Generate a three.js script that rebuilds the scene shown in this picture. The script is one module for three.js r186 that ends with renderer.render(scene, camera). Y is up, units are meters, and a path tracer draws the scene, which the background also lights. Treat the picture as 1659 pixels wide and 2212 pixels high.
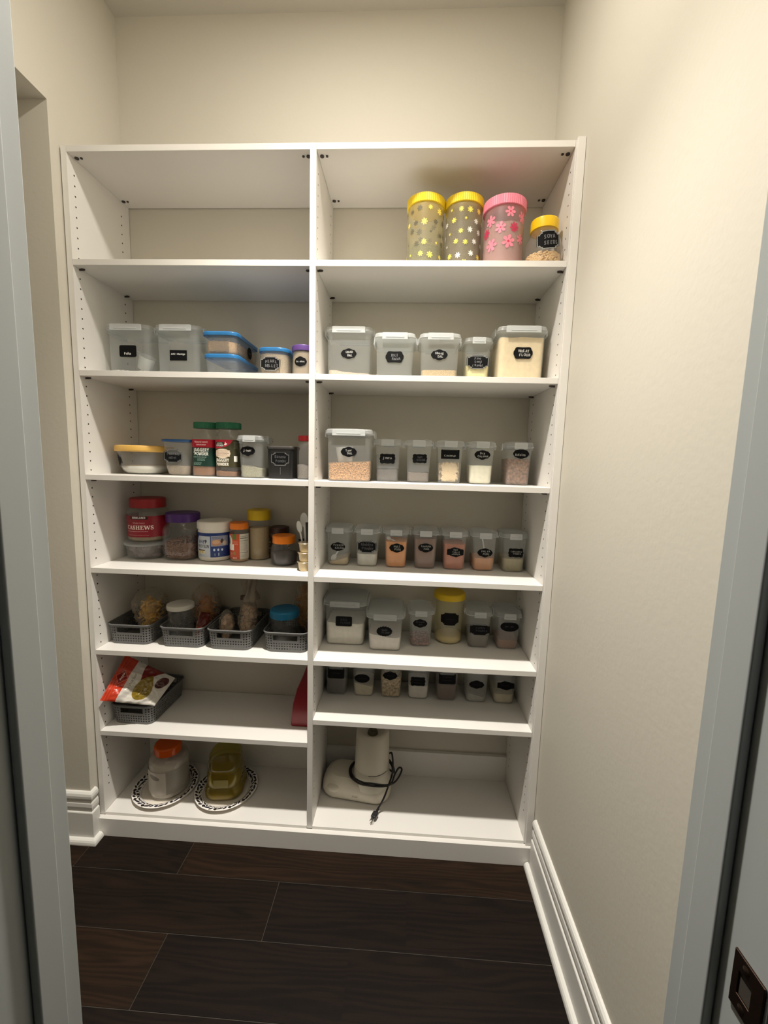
import * as THREE from 'three';
import { RoundedBoxGeometry } from 'three/addons/geometries/RoundedBoxGeometry.js';
import { RectAreaLightUniformsLib } from 'three/addons/lights/RectAreaLightUniformsLib.js';
import { ImprovedNoise } from 'three/addons/math/ImprovedNoise.js';
import { mergeGeometries } from 'three/addons/utils/BufferGeometryUtils.js';

// ------------------------------------------------------------------ camera, light, exposure
const scene = new THREE.Scene();
scene.background = new THREE.Color(0x05060a);
const camera = new THREE.PerspectiveCamera(2 * Math.atan(1106 / 895.26) * 180 / Math.PI, 1659 / 2212, 0.02, 30);
camera.position.set(0.3174, 1.4525, 1.3963);
camera.rotation.set(-0.119426, 0.048317, 0.026841, 'YXZ');
scene.add(camera);
const renderer = new THREE.WebGLRenderer({ antialias: true });
renderer.toneMapping = THREE.LinearToneMapping;
renderer.toneMappingExposure = 1.0;
renderer.shadowMap.enabled = true;
RectAreaLightUniformsLib.init();
const CEIL = 3.075, XL = -0.822, XR = 0.826, ZB = -0.304;
const LAMP = { x: 0.12, z: 0.54, size: 0.11, color: new THREE.Color(1, 0.945, 0.86), power: 440, beam: 23 };
const HALL = { x: 0.6, z: 2.25, size: 0.5, color: new THREE.Color(0.78, 0.9, 1), power: 0.4 };

// ------------------------------------------------------------------ helpers
let seed = 7;
const rnd = () => { seed = (seed * 1664525 + 1013904223) % 4294967296; return seed / 4294967296; };
const noise = new ImprovedNoise();
const fbm = (x, y, z) => noise.noise(x, y, z) + 0.5 * noise.noise(x * 2.1, y * 2.1, z * 2.1) + 0.25 * noise.noise(x * 4.3, y * 4.3, z * 4.3);
const lin = (r, g, b) => new THREE.Color().setRGB(r, g, b);
const used = {};
function numbered(n) { const k = used[n] = (used[n] ?? -1) + 1; return k ? n + '_' + String(k).padStart(3, '0') : n; }
function mesh(name, geo, m, parent = scene, label) {
  const o = new THREE.Mesh(geo, m);
  o.name = parent === scene ? numbered(name) : name;
  if (parent !== scene) { const same = parent.children.filter(c => c.name.replace(/_\d{3}$/, '') === name).length; if (same) o.name = name + '_' + String(same).padStart(3, '0'); }
  o.castShadow = o.receiveShadow = true;
  if (label) o.userData.label = label;
  parent.add(o);
  return o;
}
function thing(name, label, category, [x, y, z] = [0, 0, 0], turn = 0, group) {
  const o = new THREE.Group(); o.name = numbered(name); o.position.set(x, y, z); o.rotation.y = turn;
  o.userData = { label, category }; if (group) o.userData.group = group;
  scene.add(o); return o;
}
function tag(o, label, category, kind, group) { Object.assign(o.userData, { label, category }); if (kind) o.userData.kind = kind; if (group) o.userData.group = group; return o; }
function structure(name, label, category) { const o = new THREE.Group(); o.name = numbered(name); o.userData = { kind: 'structure', label, category }; scene.add(o); return o; }
const merge = gs => mergeGeometries(gs.map(g => { const h = g.index ? g.toNonIndexed() : g; for (const k of Object.keys(h.attributes)) if (!['position', 'normal', 'uv'].includes(k)) h.deleteAttribute(k); return h; }));
const box = (x0, x1, y0, y1, z0, z1) => { const g = new THREE.BoxGeometry(x1 - x0, y1 - y0, z1 - z0); g.translate((x0 + x1) / 2, (y0 + y1) / 2, (z0 + z1) / 2); return g; };
const rbox = (w, h, d, r, x = 0, y = 0, z = 0, s = 2) => { const g = new RoundedBoxGeometry(w, h, d, s, r); g.translate(x, y, z); return g; };
const rboxTo = (x0, x1, y0, y1, z0, z1, r = 0.001) => rbox(x1 - x0, y1 - y0, z1 - z0, r, (x0 + x1) / 2, (y0 + y1) / 2, (z0 + z1) / 2, 1);
const lathe = (pts, n = 48) => new THREE.LatheGeometry(pts.map(p => new THREE.Vector2(p[0], p[1])), n);
const tube = (pts, r, n = 40, closed = false) => new THREE.TubeGeometry(new THREE.CatmullRomCurve3(pts.map(p => new THREE.Vector3(...p)), closed), n, r, 8, closed);
// points of a rounded rectangle, even along its outline, from the front centre towards +x
function ring(w, d, r, n) {
  r = Math.min(r, w / 2 - 1e-4, d / 2 - 1e-4);
  const a = w / 2 - r, b = d / 2 - r, q = Math.PI * r / 2, L = 4 * a + 4 * b + 4 * q, out = [];
  const segs = [[a, t => [t, d / 2]], [q, t => [a + r * Math.sin(t / r), b + r * Math.cos(t / r)]], [2 * b, t => [w / 2, b - t]], [q, t => [a + r * Math.cos(t / r), -b - r * Math.sin(t / r)]],
    [2 * a, t => [a - t, -d / 2]], [q, t => [-a - r * Math.sin(t / r), -b - r * Math.cos(t / r)]], [2 * b, t => [-w / 2, -b + t]], [q, t => [-a - r * Math.cos(t / r), b + r * Math.sin(t / r)]], [a, t => [-a + t, d / 2]]];
  for (let i = 0; i < n; i++) { let t = i / n * L; for (const [len, f] of segs) { if (t <= len + 1e-9) { out.push(f(t)); break; } t -= len; } }
  return out;
}
// stacked rounded rectangles [y, w, d, r]; caps close the ends
function loft(secs, { n = 72, bottom = true, top = true, topFn } = {}) {
  const pos = [], uv = [], idx = [];
  secs.forEach(([y, w, d, r]) => ring(w, d, r, n).forEach(([x, z], i) => { pos.push(-x, y, -z); uv.push(i / n * 2 * (w + d), y); }));
  for (let s = 0; s + 1 < secs.length; s++) for (let i = 0; i < n; i++) { const a = s * n + i, b = s * n + (i + 1) % n, c = a + n, e = b + n; idx.push(a, b, e, a, e, c); }
  const cap = (s, up) => {
    const [y, w, d, r] = secs[s], rings = 6, start = pos.length / 3;
    for (let k = rings; k >= 1; k--) ring(w, d, r, n).forEach(([x, z]) => { const X = -x * k / rings, Z = -z * k / rings; pos.push(X, up && topFn ? topFn(X, Z, y) : y, Z); uv.push(X, Z); });
    pos.push(0, up && topFn ? topFn(0, 0, y) : y, 0); uv.push(0, 0);
    for (let k = 0; k + 1 < rings; k++) for (let i = 0; i < n; i++) { const a = start + k * n + i, b = start + k * n + (i + 1) % n, c = a + n, e = b + n; up ? idx.push(a, b, e, a, e, c) : idx.push(a, e, b, a, c, e); }
    const ctr = start + rings * n;
    for (let i = 0; i < n; i++) { const a = start + (rings - 1) * n + i, b = start + (rings - 1) * n + (i + 1) % n; up ? idx.push(a, b, ctr) : idx.push(b, a, ctr); }
    if (up && topFn) for (let i = 0; i < n; i++) { const at = (secs.length - 1) * n + i; pos[at * 3 + 1] = topFn(pos[at * 3], pos[at * 3 + 2], y); }
  };
  if (bottom) cap(0, false);
  if (top) cap(secs.length - 1, true);
  const g = new THREE.BufferGeometry();
  g.setAttribute('position', new THREE.Float32BufferAttribute(pos, 3)); g.setAttribute('uv', new THREE.Float32BufferAttribute(uv, 2)); g.setIndex(idx); g.computeVertexNormals();
  return g;
}
function canvasTex(w, h, draw, srgb = true) {
  const c = document.createElement('canvas'); c.width = w; c.height = h; draw(c.getContext('2d'), w, h);
  const t = new THREE.CanvasTexture(c); if (srgb) t.colorSpace = THREE.SRGBColorSpace; t.anisotropy = 4; return t;
}
function dataTex(n, m, f, srgb) {
  const a = new Uint8Array(n * m * 4);
  for (let y = 0; y < m; y++) for (let x = 0; x < n; x++) { const v = f(x / n, y / m); for (let k = 0; k < 3; k++) a[(y * n + x) * 4 + k] = Math.max(0, Math.min(255, Array.isArray(v) ? v[k] : v)); a[(y * n + x) * 4 + 3] = 255; }
  const t = new THREE.DataTexture(a, n, m); t.wrapS = t.wrapT = THREE.RepeatWrapping; t.magFilter = t.minFilter = THREE.LinearFilter; if (srgb) t.colorSpace = THREE.SRGBColorSpace; t.needsUpdate = true; return t;
}
const rep = (t, u, v) => { const c = t.clone(); c.repeat.set(u, v); c.needsUpdate = true; return c; };

// ------------------------------------------------------------------ materials
const std = (c, rough = 0.6, more = {}) => new THREE.MeshPhysicalMaterial({ color: c, roughness: rough, ...more });
const peel = dataTex(256, 256, (u, v) => 128 + 70 * noise.noise(u * 24, v * 24, 3.1) + 40 * noise.noise(u * 60, v * 60, 9.2));
const paint = std(lin(0.60, 0.565, 0.485), 0.75, { bumpMap: rep(peel, 2.8, 2.8), bumpScale: 0.0004 });
const ceilingPaint = std(lin(0.55, 0.52, 0.46), 0.85);
const trimPaint = std(lin(0.76, 0.745, 0.70), 0.38);
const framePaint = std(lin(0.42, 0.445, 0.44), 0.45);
const melamine = std(lin(0.78, 0.755, 0.715), 0.42);
const core = std(lin(0.05, 0.04, 0.03), 0.9);
const darkMetal = std(lin(0.06, 0.05, 0.045), 0.4, { metalness: 0.6 });
const bronze = std(lin(0.055, 0.035, 0.025), 0.28, { metalness: 0.85 });
const steel = std(lin(0.6, 0.58, 0.54), 0.3, { metalness: 1 });
const clear = std(lin(0.93, 0.95, 0.95), 0.2, { transmission: 0.89, thickness: 0, ior: 1.4, specularIntensity: 0.7 });
const frost = std(lin(0.9, 0.92, 0.92), 0.36, { transmission: 0.8, thickness: 0, ior: 1.4, specularIntensity: 0.6 });
const latchMat = std(lin(0.8, 0.82, 0.82), 0.4, { transmission: 0.5, thickness: 0, ior: 1.4 });
const pet = std(lin(0.96, 0.96, 0.95), 0.09, { transmission: 0.95, thickness: 0, ior: 1.45 });
const film = std(lin(0.93, 0.9, 0.84), 0.08, { transmission: 0.9, thickness: 0, ior: 1.4 });
const plastic = (r, g, b, rough = 0.35) => std(lin(r, g, b), rough);
const fine = dataTex(256, 256, (u, v) => 180 + 70 * noise.noise(u * 32, v * 32, 1) + 80 * noise.noise(u * 90, v * 90, 5));
const coarse = dataTex(256, 256, (u, v) => 160 + 150 * noise.noise(u * 22, v * 22, 4) + 70 * noise.noise(u * 47, v * 47, 7));
const soft = dataTex(128, 128, (u, v) => 232 + 22 * noise.noise(u * 8, v * 8, 2) + 10 * noise.noise(u * 40, v * 40, 6));
const grainMaps = { fine: rep(fine, 10, 10), coarse: rep(coarse, 9, 9), soft: rep(soft, 8, 8), flake: rep(coarse, 5, 5) };
const grainOf = {};
function food(kind, r, g, b) { const k = [kind, r, g, b].join(); return grainOf[k] ??= std(lin(r, g, b), 0.9, { map: grainMaps[kind], bumpMap: grainMaps[kind], bumpScale: kind === 'soft' ? 0.0006 : 0.0025 }); }

// ------------------------------------------------------------------ lamps
{
  const t = thing('ceiling_light', 'round recessed ceiling light above the pantry floor, out of the picture', 'light', [LAMP.x, CEIL, LAMP.z]);
  mesh('trim_ring', lathe([[0.062, -0.001], [0.082, -0.006], [0.09, -0.003], [0.09, 0]], 40), trimPaint, t);
  const glow = mesh('lens', new THREE.CircleGeometry(0.06, 40).rotateX(Math.PI / 2).translate(0, -0.002, 0), new THREE.MeshStandardMaterial({ color: 0xffffff, emissive: LAMP.color, emissiveIntensity: 4 }), t);
  glow.castShadow = false;
  const l = new THREE.RectAreaLight(LAMP.color, LAMP.power, LAMP.size, LAMP.size); l.position.set(LAMP.x, CEIL - 0.008, LAMP.z); l.rotation.x = -Math.PI / 2; scene.add(l);
  const sp = new THREE.SpotLight(LAMP.color, LAMP.beam, 0, 45 * Math.PI / 180, 1, 2); sp.position.set(LAMP.x, CEIL - 0.012, LAMP.z); sp.target.position.set(LAMP.x, 0, LAMP.z); sp.shadow.radius = 2; scene.add(sp, sp.target);
  const h = thing('ceiling_light', 'square ceiling light of the hall behind the doorway, out of the picture', 'light', [HALL.x, CEIL, HALL.z]);
  mesh('frame', merge([box(-0.27, 0.27, -0.012, 0, -0.27, -0.25), box(-0.27, 0.27, -0.012, 0, 0.25, 0.27), box(-0.27, -0.25, -0.012, 0, -0.25, 0.25), box(0.25, 0.27, -0.012, 0, -0.25, 0.25)]), trimPaint, h);
  const g2 = mesh('lens', box(-0.25, 0.25, -0.008, -0.001, -0.25, 0.25), new THREE.MeshStandardMaterial({ color: 0xffffff, emissive: HALL.color, emissiveIntensity: 0.5 }), h);
  g2.castShadow = false;
  const l2 = new THREE.RectAreaLight(HALL.color, HALL.power, HALL.size, HALL.size); l2.position.set(HALL.x, CEIL - 0.02, HALL.z); l2.rotation.x = -Math.PI / 2; scene.add(l2);
}

// ------------------------------------------------------------------ room shell
const inMetres = g => { const p = g.attributes.position, n = g.attributes.normal, u = g.attributes.uv; for (let i = 0; i < p.count; i++) { const a = Math.abs(n.getX(i)), b = Math.abs(n.getY(i)); u.setXY(i, a > 0.5 ? p.getZ(i) : p.getX(i), b > 0.5 ? p.getZ(i) : p.getY(i)); } return g; };
const S = (name, g0, m, label, category, geo = inMetres(g0)) => tag(mesh(name, geo, m), label, category, 'structure');
S('wall_back', box(-1.9, 1.4, -0.05, CEIL + 0.1, ZB - 0.12, ZB), paint, 'cream painted back wall behind and above the white shelves', 'wall');
S('wall_right', box(XR, XR + 0.12, -0.05, CEIL + 0.1, ZB, 0.94), paint, 'cream painted wall on the right of the shelves', 'wall');
S('wall_left', merge([box(XL - 0.14, XL, -0.05, CEIL + 0.1, ZB, 0.035), box(-1.9, XL - 0.14, -0.05, CEIL + 0.1, -0.1, 0.035), box(XL - 0.14, XL, 2.535, CEIL + 0.1, 0.035, 0.94)]), paint, 'cream painted left wall with an open passage beside the shelves', 'wall');
S('wall_passage', box(-1.95, -1.75, -0.05, CEIL + 0.1, 0.035, 1.055), paint, 'cream wall at the end of the left passage, out of sight', 'wall');
S('wall_front', merge([box(-1.95, -0.119, -0.05, CEIL + 0.1, 0.94, 1.054), box(0.683, 1.4, -0.05, CEIL + 0.1, 0.94, 1.054), box(-0.119, 0.683, 2.06, CEIL + 0.1, 0.94, 1.054)]), paint, 'wall round the doorway the picture is taken through', 'wall');
S('wall_hall', merge([box(-1.95, -1.75, -0.05, CEIL + 0.1, 1.054, 3.6), box(2.3, 2.5, -0.05, CEIL + 0.1, 1.054, 3.6), box(-1.95, 2.5, -0.05, CEIL + 0.1, 3.6, 3.75), box(1.4, 2.5, -0.05, CEIL + 0.1, 0.94, 1.054)]), paint, 'walls of the hall behind the camera', 'wall');
S('ceiling', box(-1.95, 2.5, CEIL, CEIL + 0.12, ZB - 0.12, 3.75), ceilingPaint, 'cream painted ceiling above the shelves', 'ceiling');

// floor: every plank its own piece
{
  const fl = structure('floor', 'dark stained wide plank wood floor in front of the shelves', 'floor');
  mesh('subfloor', box(-1.95, 2.5, -0.08, -0.0125, ZB, 3.75), core, fl); mesh('seam_filler', box(-1.95, 2.5, -0.0124, -0.0012, ZB + 0.01, 3.74), std(lin(0.045, 0.037, 0.028), 0.7), fl);
  const wood = (s, tone) => dataTex(512, 256, (u, v) => {
    const warp = 0.5 * fbm(u * 2 + s, v * 2, s), rings = Math.sin((v * 9 + warp * 5 + 1.6 * Math.exp(-Math.pow((v - 0.5) * 3, 2)) * Math.sin(u * 3 + s)) * 6.28);
    const pore = noise.noise(u * 12, v * 160, s * 3), k = 1 + 0.16 * rings + 0.32 * pore + 0.25 * fbm(u * 3, v * 3, s + 9);
    return tone.map(c => c * Math.max(0.35, k));
  }, true);
  const woods = [wood(1, [26, 18, 12]), wood(5, [23, 16, 12]), wood(9, [34, 23, 14])].map(t => std(0xffffff, 0.6, { specularIntensity: 0.25, map: t, bumpMap: t, bumpScale: 0.0004 }));
  const rows = [[[-1.95, 2], [-0.815, 0], [-0.437, 2], [1.1, 1]], [[-1.95, 0], [-0.072, 1], [1.3, 0]], [[-1.95, 2], [-0.364, 1], [1.0, 0]], [[-1.95, 1], [0.2, 0], [1.6, 2]]];
  for (let r = 0; r < 20; r++) {
    const z0 = -0.039 + r * 0.18, row = rows[r % 4];
    row.forEach(([x, k], i) => {
      const x1 = i + 1 < row.length ? row[i + 1][0] : 2.5, w = x1 - x - 0.0016, d = 0.1784;
      const g = new RoundedBoxGeometry(w, 0.012, d, 1, 0.0012), uv = g.attributes.uv, p = g.attributes.position;
      for (let j = 0; j < uv.count; j++) uv.setXY(j, (p.getX(j) + x * 1.7 + r * 0.37) / 1.5, p.getZ(j) / 0.18 + 0.5);
      const o = mesh('plank', g, woods[k], fl); o.position.set((x + x1) / 2, -0.006, z0 + 0.09);
    });
  }
}

// sweep a profile [out from the wall, height] along a path of [x, z], mitred; n = side of the wall's outward normal
function sweep(profile, path, normals) {
  const pos = [], idx = [], m = profile.length;
  path.forEach(([x, z], i) => { const [nx, nz] = normals[i]; profile.forEach(([d, y]) => pos.push(x + nx * d, y, z + nz * d)); });
  for (let i = 0; i + 1 < path.length; i++) for (let j = 0; j + 1 < m; j++) { const a = i * m + j, b = a + 1, c = a + m, e = c + 1; idx.push(a, c, e, a, e, b); }
  const ends = [0, path.length - 1];
  for (const e of ends) for (let j = 1; j + 1 < m; j++) e ? idx.push(e * m, e * m + j + 1, e * m + j) : idx.push(0, j, j + 1);
  const g = new THREE.BufferGeometry(); g.setAttribute('position', new THREE.Float32BufferAttribute(pos, 3)); g.setIndex(idx);
  const h = g.toNonIndexed(); h.computeVertexNormals(); h.setAttribute('uv', new THREE.Float32BufferAttribute(new Float32Array(h.attributes.position.count * 2), 2)); return h;
}
const baseProfile = [[0, 0], [0.014, 0], [0.014, 0.118], [0.0125, 0.121], [0.0085, 0.123], [0.0085, 0.127], [0.011, 0.131], [0.0125, 0.142], [0.0115, 0.155], [0.0075, 0.163], [0.0075, 0.168], [0.0115, 0.171], [0.0135, 0.177], [0.0135, 0.186], [0.011, 0.194], [0.006, 0.199], [0, 0.2]];
const shoeProfile = [[0.0142, 0], [0.0305, 0], [0.0305, 0.004], [0.029, 0.011], [0.0255, 0.0165], [0.02, 0.0195], [0.0142, 0.0205]];
{
  const r = structure('baseboard_right', 'white moulded baseboard and shoe along the right wall', 'baseboard');
  const pr = [[XR, 0.021], [XR, 0.94]], nr = [[-1, 0], [-1, 0]];
  mesh('board', sweep(baseProfile, [[XR, 0.03], [XR, 0.94]], nr), trimPaint, r); mesh('shoe_moulding', sweep(shoeProfile, pr, nr), trimPaint, r);
  const l = structure('baseboard_left', 'white moulded baseboard wrapping the left wall corner beside the shelves', 'baseboard');
  const pl = [[-1.75, 0.035], [XL, 0.035], [XL, 0.02]], nl = [[0, 1], [1, 1], [1, 0]];
  mesh('board', sweep(baseProfile, [[-1.75, 0.035], [XL, 0.035], [XL, 0.012]], nl), trimPaint, l); mesh('shoe_moulding', sweep(shoeProfile, pl, nl), trimPaint, l);
}
// doorway the camera looks through
{
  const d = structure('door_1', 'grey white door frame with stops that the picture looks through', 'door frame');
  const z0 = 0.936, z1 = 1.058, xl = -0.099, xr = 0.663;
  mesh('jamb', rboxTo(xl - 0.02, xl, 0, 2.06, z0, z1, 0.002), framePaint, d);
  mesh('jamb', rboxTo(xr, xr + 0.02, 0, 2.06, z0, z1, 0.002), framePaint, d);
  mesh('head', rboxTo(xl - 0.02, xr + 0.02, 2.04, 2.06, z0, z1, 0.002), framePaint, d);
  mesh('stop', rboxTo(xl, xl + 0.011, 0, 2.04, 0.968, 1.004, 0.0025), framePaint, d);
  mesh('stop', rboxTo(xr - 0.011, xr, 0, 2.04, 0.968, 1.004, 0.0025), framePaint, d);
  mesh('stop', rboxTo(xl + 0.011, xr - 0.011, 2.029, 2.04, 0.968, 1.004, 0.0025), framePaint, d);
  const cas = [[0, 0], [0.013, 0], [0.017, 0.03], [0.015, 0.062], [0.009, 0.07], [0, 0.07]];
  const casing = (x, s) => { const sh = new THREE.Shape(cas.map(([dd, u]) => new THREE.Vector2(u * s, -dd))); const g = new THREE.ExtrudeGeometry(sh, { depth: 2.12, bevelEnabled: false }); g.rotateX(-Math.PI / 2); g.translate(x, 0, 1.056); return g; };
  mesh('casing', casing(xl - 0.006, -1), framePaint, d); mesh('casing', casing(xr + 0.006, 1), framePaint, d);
  // strike plate let into the right jamb, its lip curling round the outer edge
  const sh = new THREE.Shape(); sh.moveTo(-0.017, -0.029); sh.lineTo(0.016, -0.029); sh.lineTo(0.016, 0.029); sh.lineTo(-0.017, 0.029); sh.lineTo(-0.017, -0.029);
  const hole = new THREE.Path(); hole.moveTo(-0.011, -0.013); hole.lineTo(0.005, -0.013); hole.lineTo(0.005, 0.013); hole.lineTo(-0.011, 0.013); hole.lineTo(-0.011, -0.013); sh.holes.push(hole);
  const plate = new THREE.ExtrudeGeometry(sh, { depth: 0.0012, bevelEnabled: true, bevelSize: 0.0006, bevelThickness: 0.0006, bevelSegments: 2 });
  const p = mesh('strike_plate', plate, bronze, d, 'dark bronze strike plate'); p.rotation.y = -Math.PI / 2; p.position.set(xr - 0.0006, 0.954, 1.038);
  mesh('latch_pocket', merge([box(-0.010, 0.004, -0.012, 0.012, -0.0002, 0.0002)]), core, p);
  mesh('lip', new THREE.CylinderGeometry(0.012, 0.012, 0.04, 20, 1, true, Math.PI * 0.5, Math.PI * 0.5).translate(0.016, 0, -0.0105), bronze, p);
  const scr = lathe([[0.0001, 0.0018], [0.003, 0.0016], [0.0042, 0.0006]], 20).rotateX(Math.PI / 2);
  for (const y of [-0.0215, 0.0215]) mesh('screw', scr.clone().translate(-0.003, y, 0.0012), bronze, p);
}

// ------------------------------------------------------------------ shelving unit
const Y = { 1: 2.4294, 2: 2.0886, 3: 1.7355, 4: 1.3829, 5: 1.0495, 6: 0.7405, '7L': 0.4207, '7R': 0.5127, 8: 0.0836 };
const T = 0.0186, W = 0.788, ST = 0.0098;
const unit = thing('shelving_unit', 'white built-in double bay pantry shelving with adjustable shelves from floor to above head height', 'shelving');
{
  const topY = Y[1], depth = 0.302;
  // a skin with drilled pin holes over a dark core
  const skin = () => {
    const s = new THREE.Shape(); s.moveTo(0.0008, 0.075); s.lineTo(depth, 0.075); s.lineTo(depth, topY - 0.0008); s.lineTo(0.0008, topY - 0.0008); s.lineTo(0.0008, 0.075);
    for (const z of [0.0289, 0.2555]) for (let y = 1.7498 - 0.032 * 49; y < topY - 0.05; y += 0.032) { const h = new THREE.Path(); h.absarc(z, y, 0.0029, 0, 2 * Math.PI, true); s.holes.push(h); }
    const g = new THREE.ExtrudeGeometry(s, { depth: 0.007, bevelEnabled: false, curveSegments: 5 }); g.rotateY(Math.PI / 2); return g;   // x 0..0.007, z 0..-depth
  };
  const sk = skin();
  const side = (name, xFace, dir) => {                                // inner face at xFace, thickness away from the bay
    const p = mesh(name, box(Math.min(xFace + dir * 0.0072, xFace + dir * T), Math.max(xFace + dir * 0.0072, xFace + dir * T), 0, topY - 0.0009, -depth, -0.0009), melamine, unit);
    const face = sk.clone(); if (dir > 0) face.translate(xFace, 0, 0); else face.translate(xFace - 0.007, 0, 0);
    mesh('drilled_face', face, [melamine, core], p); const e0 = dir > 0 ? xFace : xFace - T; mesh('edge_band', merge([box(e0, e0 + T, 0.075, topY, -0.0008, 0), box(e0, e0 + T, topY - 0.0008, topY, -depth, -0.0008)]), melamine, p); mesh('core', box(xFace + dir * 0.0071 - 0.0001, xFace + dir * 0.0071 + 0.0001, 0.08, topY - 0.01, -depth + 0.002, -0.002), core, p);
    return p;
  };
  side('side_panel', -ST - W, -1); side('side_panel', ST + W, 1);
  const dv = mesh('divider_panel', box(-0.0025, 0.0025, 0.075, topY - 0.0009, -depth, -0.0009), melamine, unit);
  for (const x of [-ST, ST - 0.007]) mesh('drilled_face', sk.clone().translate(x, 0, 0), [melamine, core], dv);
  mesh('edge_band', merge([box(-ST, ST, 0.075, topY, -0.0008, 0), box(-ST, ST, topY - 0.0008, topY, -depth, -0.0008)]), melamine, dv);
  mesh('core', box(-0.0027, 0.0027, 0.08, topY - 0.01, -depth + 0.002, -0.002), core, dv);
  const cam = new THREE.CylinderGeometry(0.0065, 0.0065, 0.004, 16), pin = new THREE.CylinderGeometry(0.0026, 0.0026, 0.016, 10).rotateZ(Math.PI / 2);
  const board = (name, x0, x1, y, z1 = 0) => {
    const b = mesh(name, rboxTo(x0 + 0.0004, x1 - 0.0004, y - T, y, -0.3, z1, 0.0008), melamine, unit);
    if (name === 'deck') return;
    for (const z of [-0.0289, -0.2555]) for (const [x, s] of [[x0, 1], [x1, -1]]) {
      mesh('shelf_pin', name === 'top_panel' ? merge([cam.clone().translate(x + s * 0.012, y - T - 0.001, z), cam.clone().scale(0.6, 1, 0.6).translate(x + s * 0.028, y - T - 0.001, z)]) : merge([cam.clone().scale(1.2, 1, 0.75).translate(x + s * 0.011, y - T - 0.002, z), pin.clone().translate(x + s * 0.007, y - T - 0.0035, z)]), darkMetal, b);
    }
  };
  const bays = [[-ST - W, -ST, 'L'], [ST, ST + W, 'R']];
  for (const [x0, x1, k] of bays) {
    board('top_panel', x0, x1, Y[1]);
    for (const s of [2, 3, 4, 5, 6, '7' + k]) board('shelf', x0, x1, Y[s]);
    board('deck', x0, x1, Y[8]);
    mesh('back_cleat', rboxTo(x0 + 0.0005, x1 - 0.0005, Y[8], 0.197, -0.303, -0.287, 0.001), melamine, unit);
  }
  mesh('kick_board', rboxTo(XL + 0.001, XR - 0.001, 0, Y[8] - 0.01, 0.0005, 0.0192, 0.0012), melamine, unit);
  mesh('filler_strip', rboxTo(ST + W + 0.003, XR - 0.001, 0.075, Y[1] + 0.004, 0.0005, 0.009, 0.001), melamine, unit);
  mesh('filler_strip', rboxTo(XL + 0.001, -ST - W - T - 0.0003, 0.0, Y[1] - 0.002, -0.03, -0.012, 0.001), trimPaint, unit);
}

// ------------------------------------------------------------------ chalk stickers: one sheet of print, many cut shapes
const CELL = { w: 256, h: 160, cols: 8 }, atlas = document.createElement('canvas'); atlas.width = 2048; atlas.height = 1120;
const ink = atlas.getContext('2d'); ink.fillStyle = '#050506'; ink.fillRect(0, 0, 2048, 1120);
const atlasTex = new THREE.CanvasTexture(atlas); atlasTex.colorSpace = THREE.SRGBColorSpace;
const stickerMat = std(0xffffff, 0.7, { specularIntensity: 0.35, map: atlasTex });
let cellCount = 0;
const sgn = Math.sign, pw = (v, e) => sgn(v) * Math.pow(Math.abs(v), e);
const outlines = {                                                    // theta -> point in the unit box [-1, 1]
  cloud: t => { const r = 0.93 + 0.07 * Math.cos(6 * t); return [r * pw(Math.cos(t), 0.85), (0.9 + 0.1 * Math.cos(6 * t + Math.PI)) * pw(Math.sin(t), 0.7)]; },
  bracket: t => { const c = Math.cos(t), s = Math.sin(t), k = 0.13 * Math.exp(-Math.pow(s / 0.16, 2)); return [pw(c, 0.42) * 0.87 + sgn(c) * k, pw(s, 0.45) * (0.9 + 0.1 * Math.abs(Math.sin(2 * t)) * 1.0)]; },
  plaque: t => { let c = pw(Math.cos(t), 0.3), s = pw(Math.sin(t), 0.3); const q = Math.abs(Math.abs(c) - 0.93) + Math.abs(Math.abs(s) - 0.93); if (q < 0.3) { c *= 0.86; s *= 0.84; } return [c * (0.93 + 0.07 * Math.exp(-Math.pow(Math.sin(t) / 0.3, 2))), s]; },
  wavy: t => { const c = pw(Math.cos(t), 0.28), s = pw(Math.sin(t), 0.28); return [c * (0.95 + 0.05 * Math.cos(s * 6.3)), s * (0.92 + 0.08 * Math.cos(c * 9.4))]; },
  rect: t => [pw(Math.cos(t), 0.06), pw(Math.sin(t), 0.06)],
  round: t => [pw(Math.cos(t), 0.22), pw(Math.sin(t), 0.22)],
  oval: t => [Math.cos(t), Math.sin(t)],
  scallop: t => { const r = 0.955 + 0.045 * Math.cos(18 * t); return [r * Math.cos(t), r * Math.sin(t)]; },
  band: t => { const c = pw(Math.cos(t), 0.22), s = Math.sin(t); return [c, Math.abs(c) > 0.62 ? pw(s, 0.22) * 0.6 : pw(s, 0.5) * (0.6 + 0.4 * Math.cos(c * 2.4))]; },
};
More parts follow.
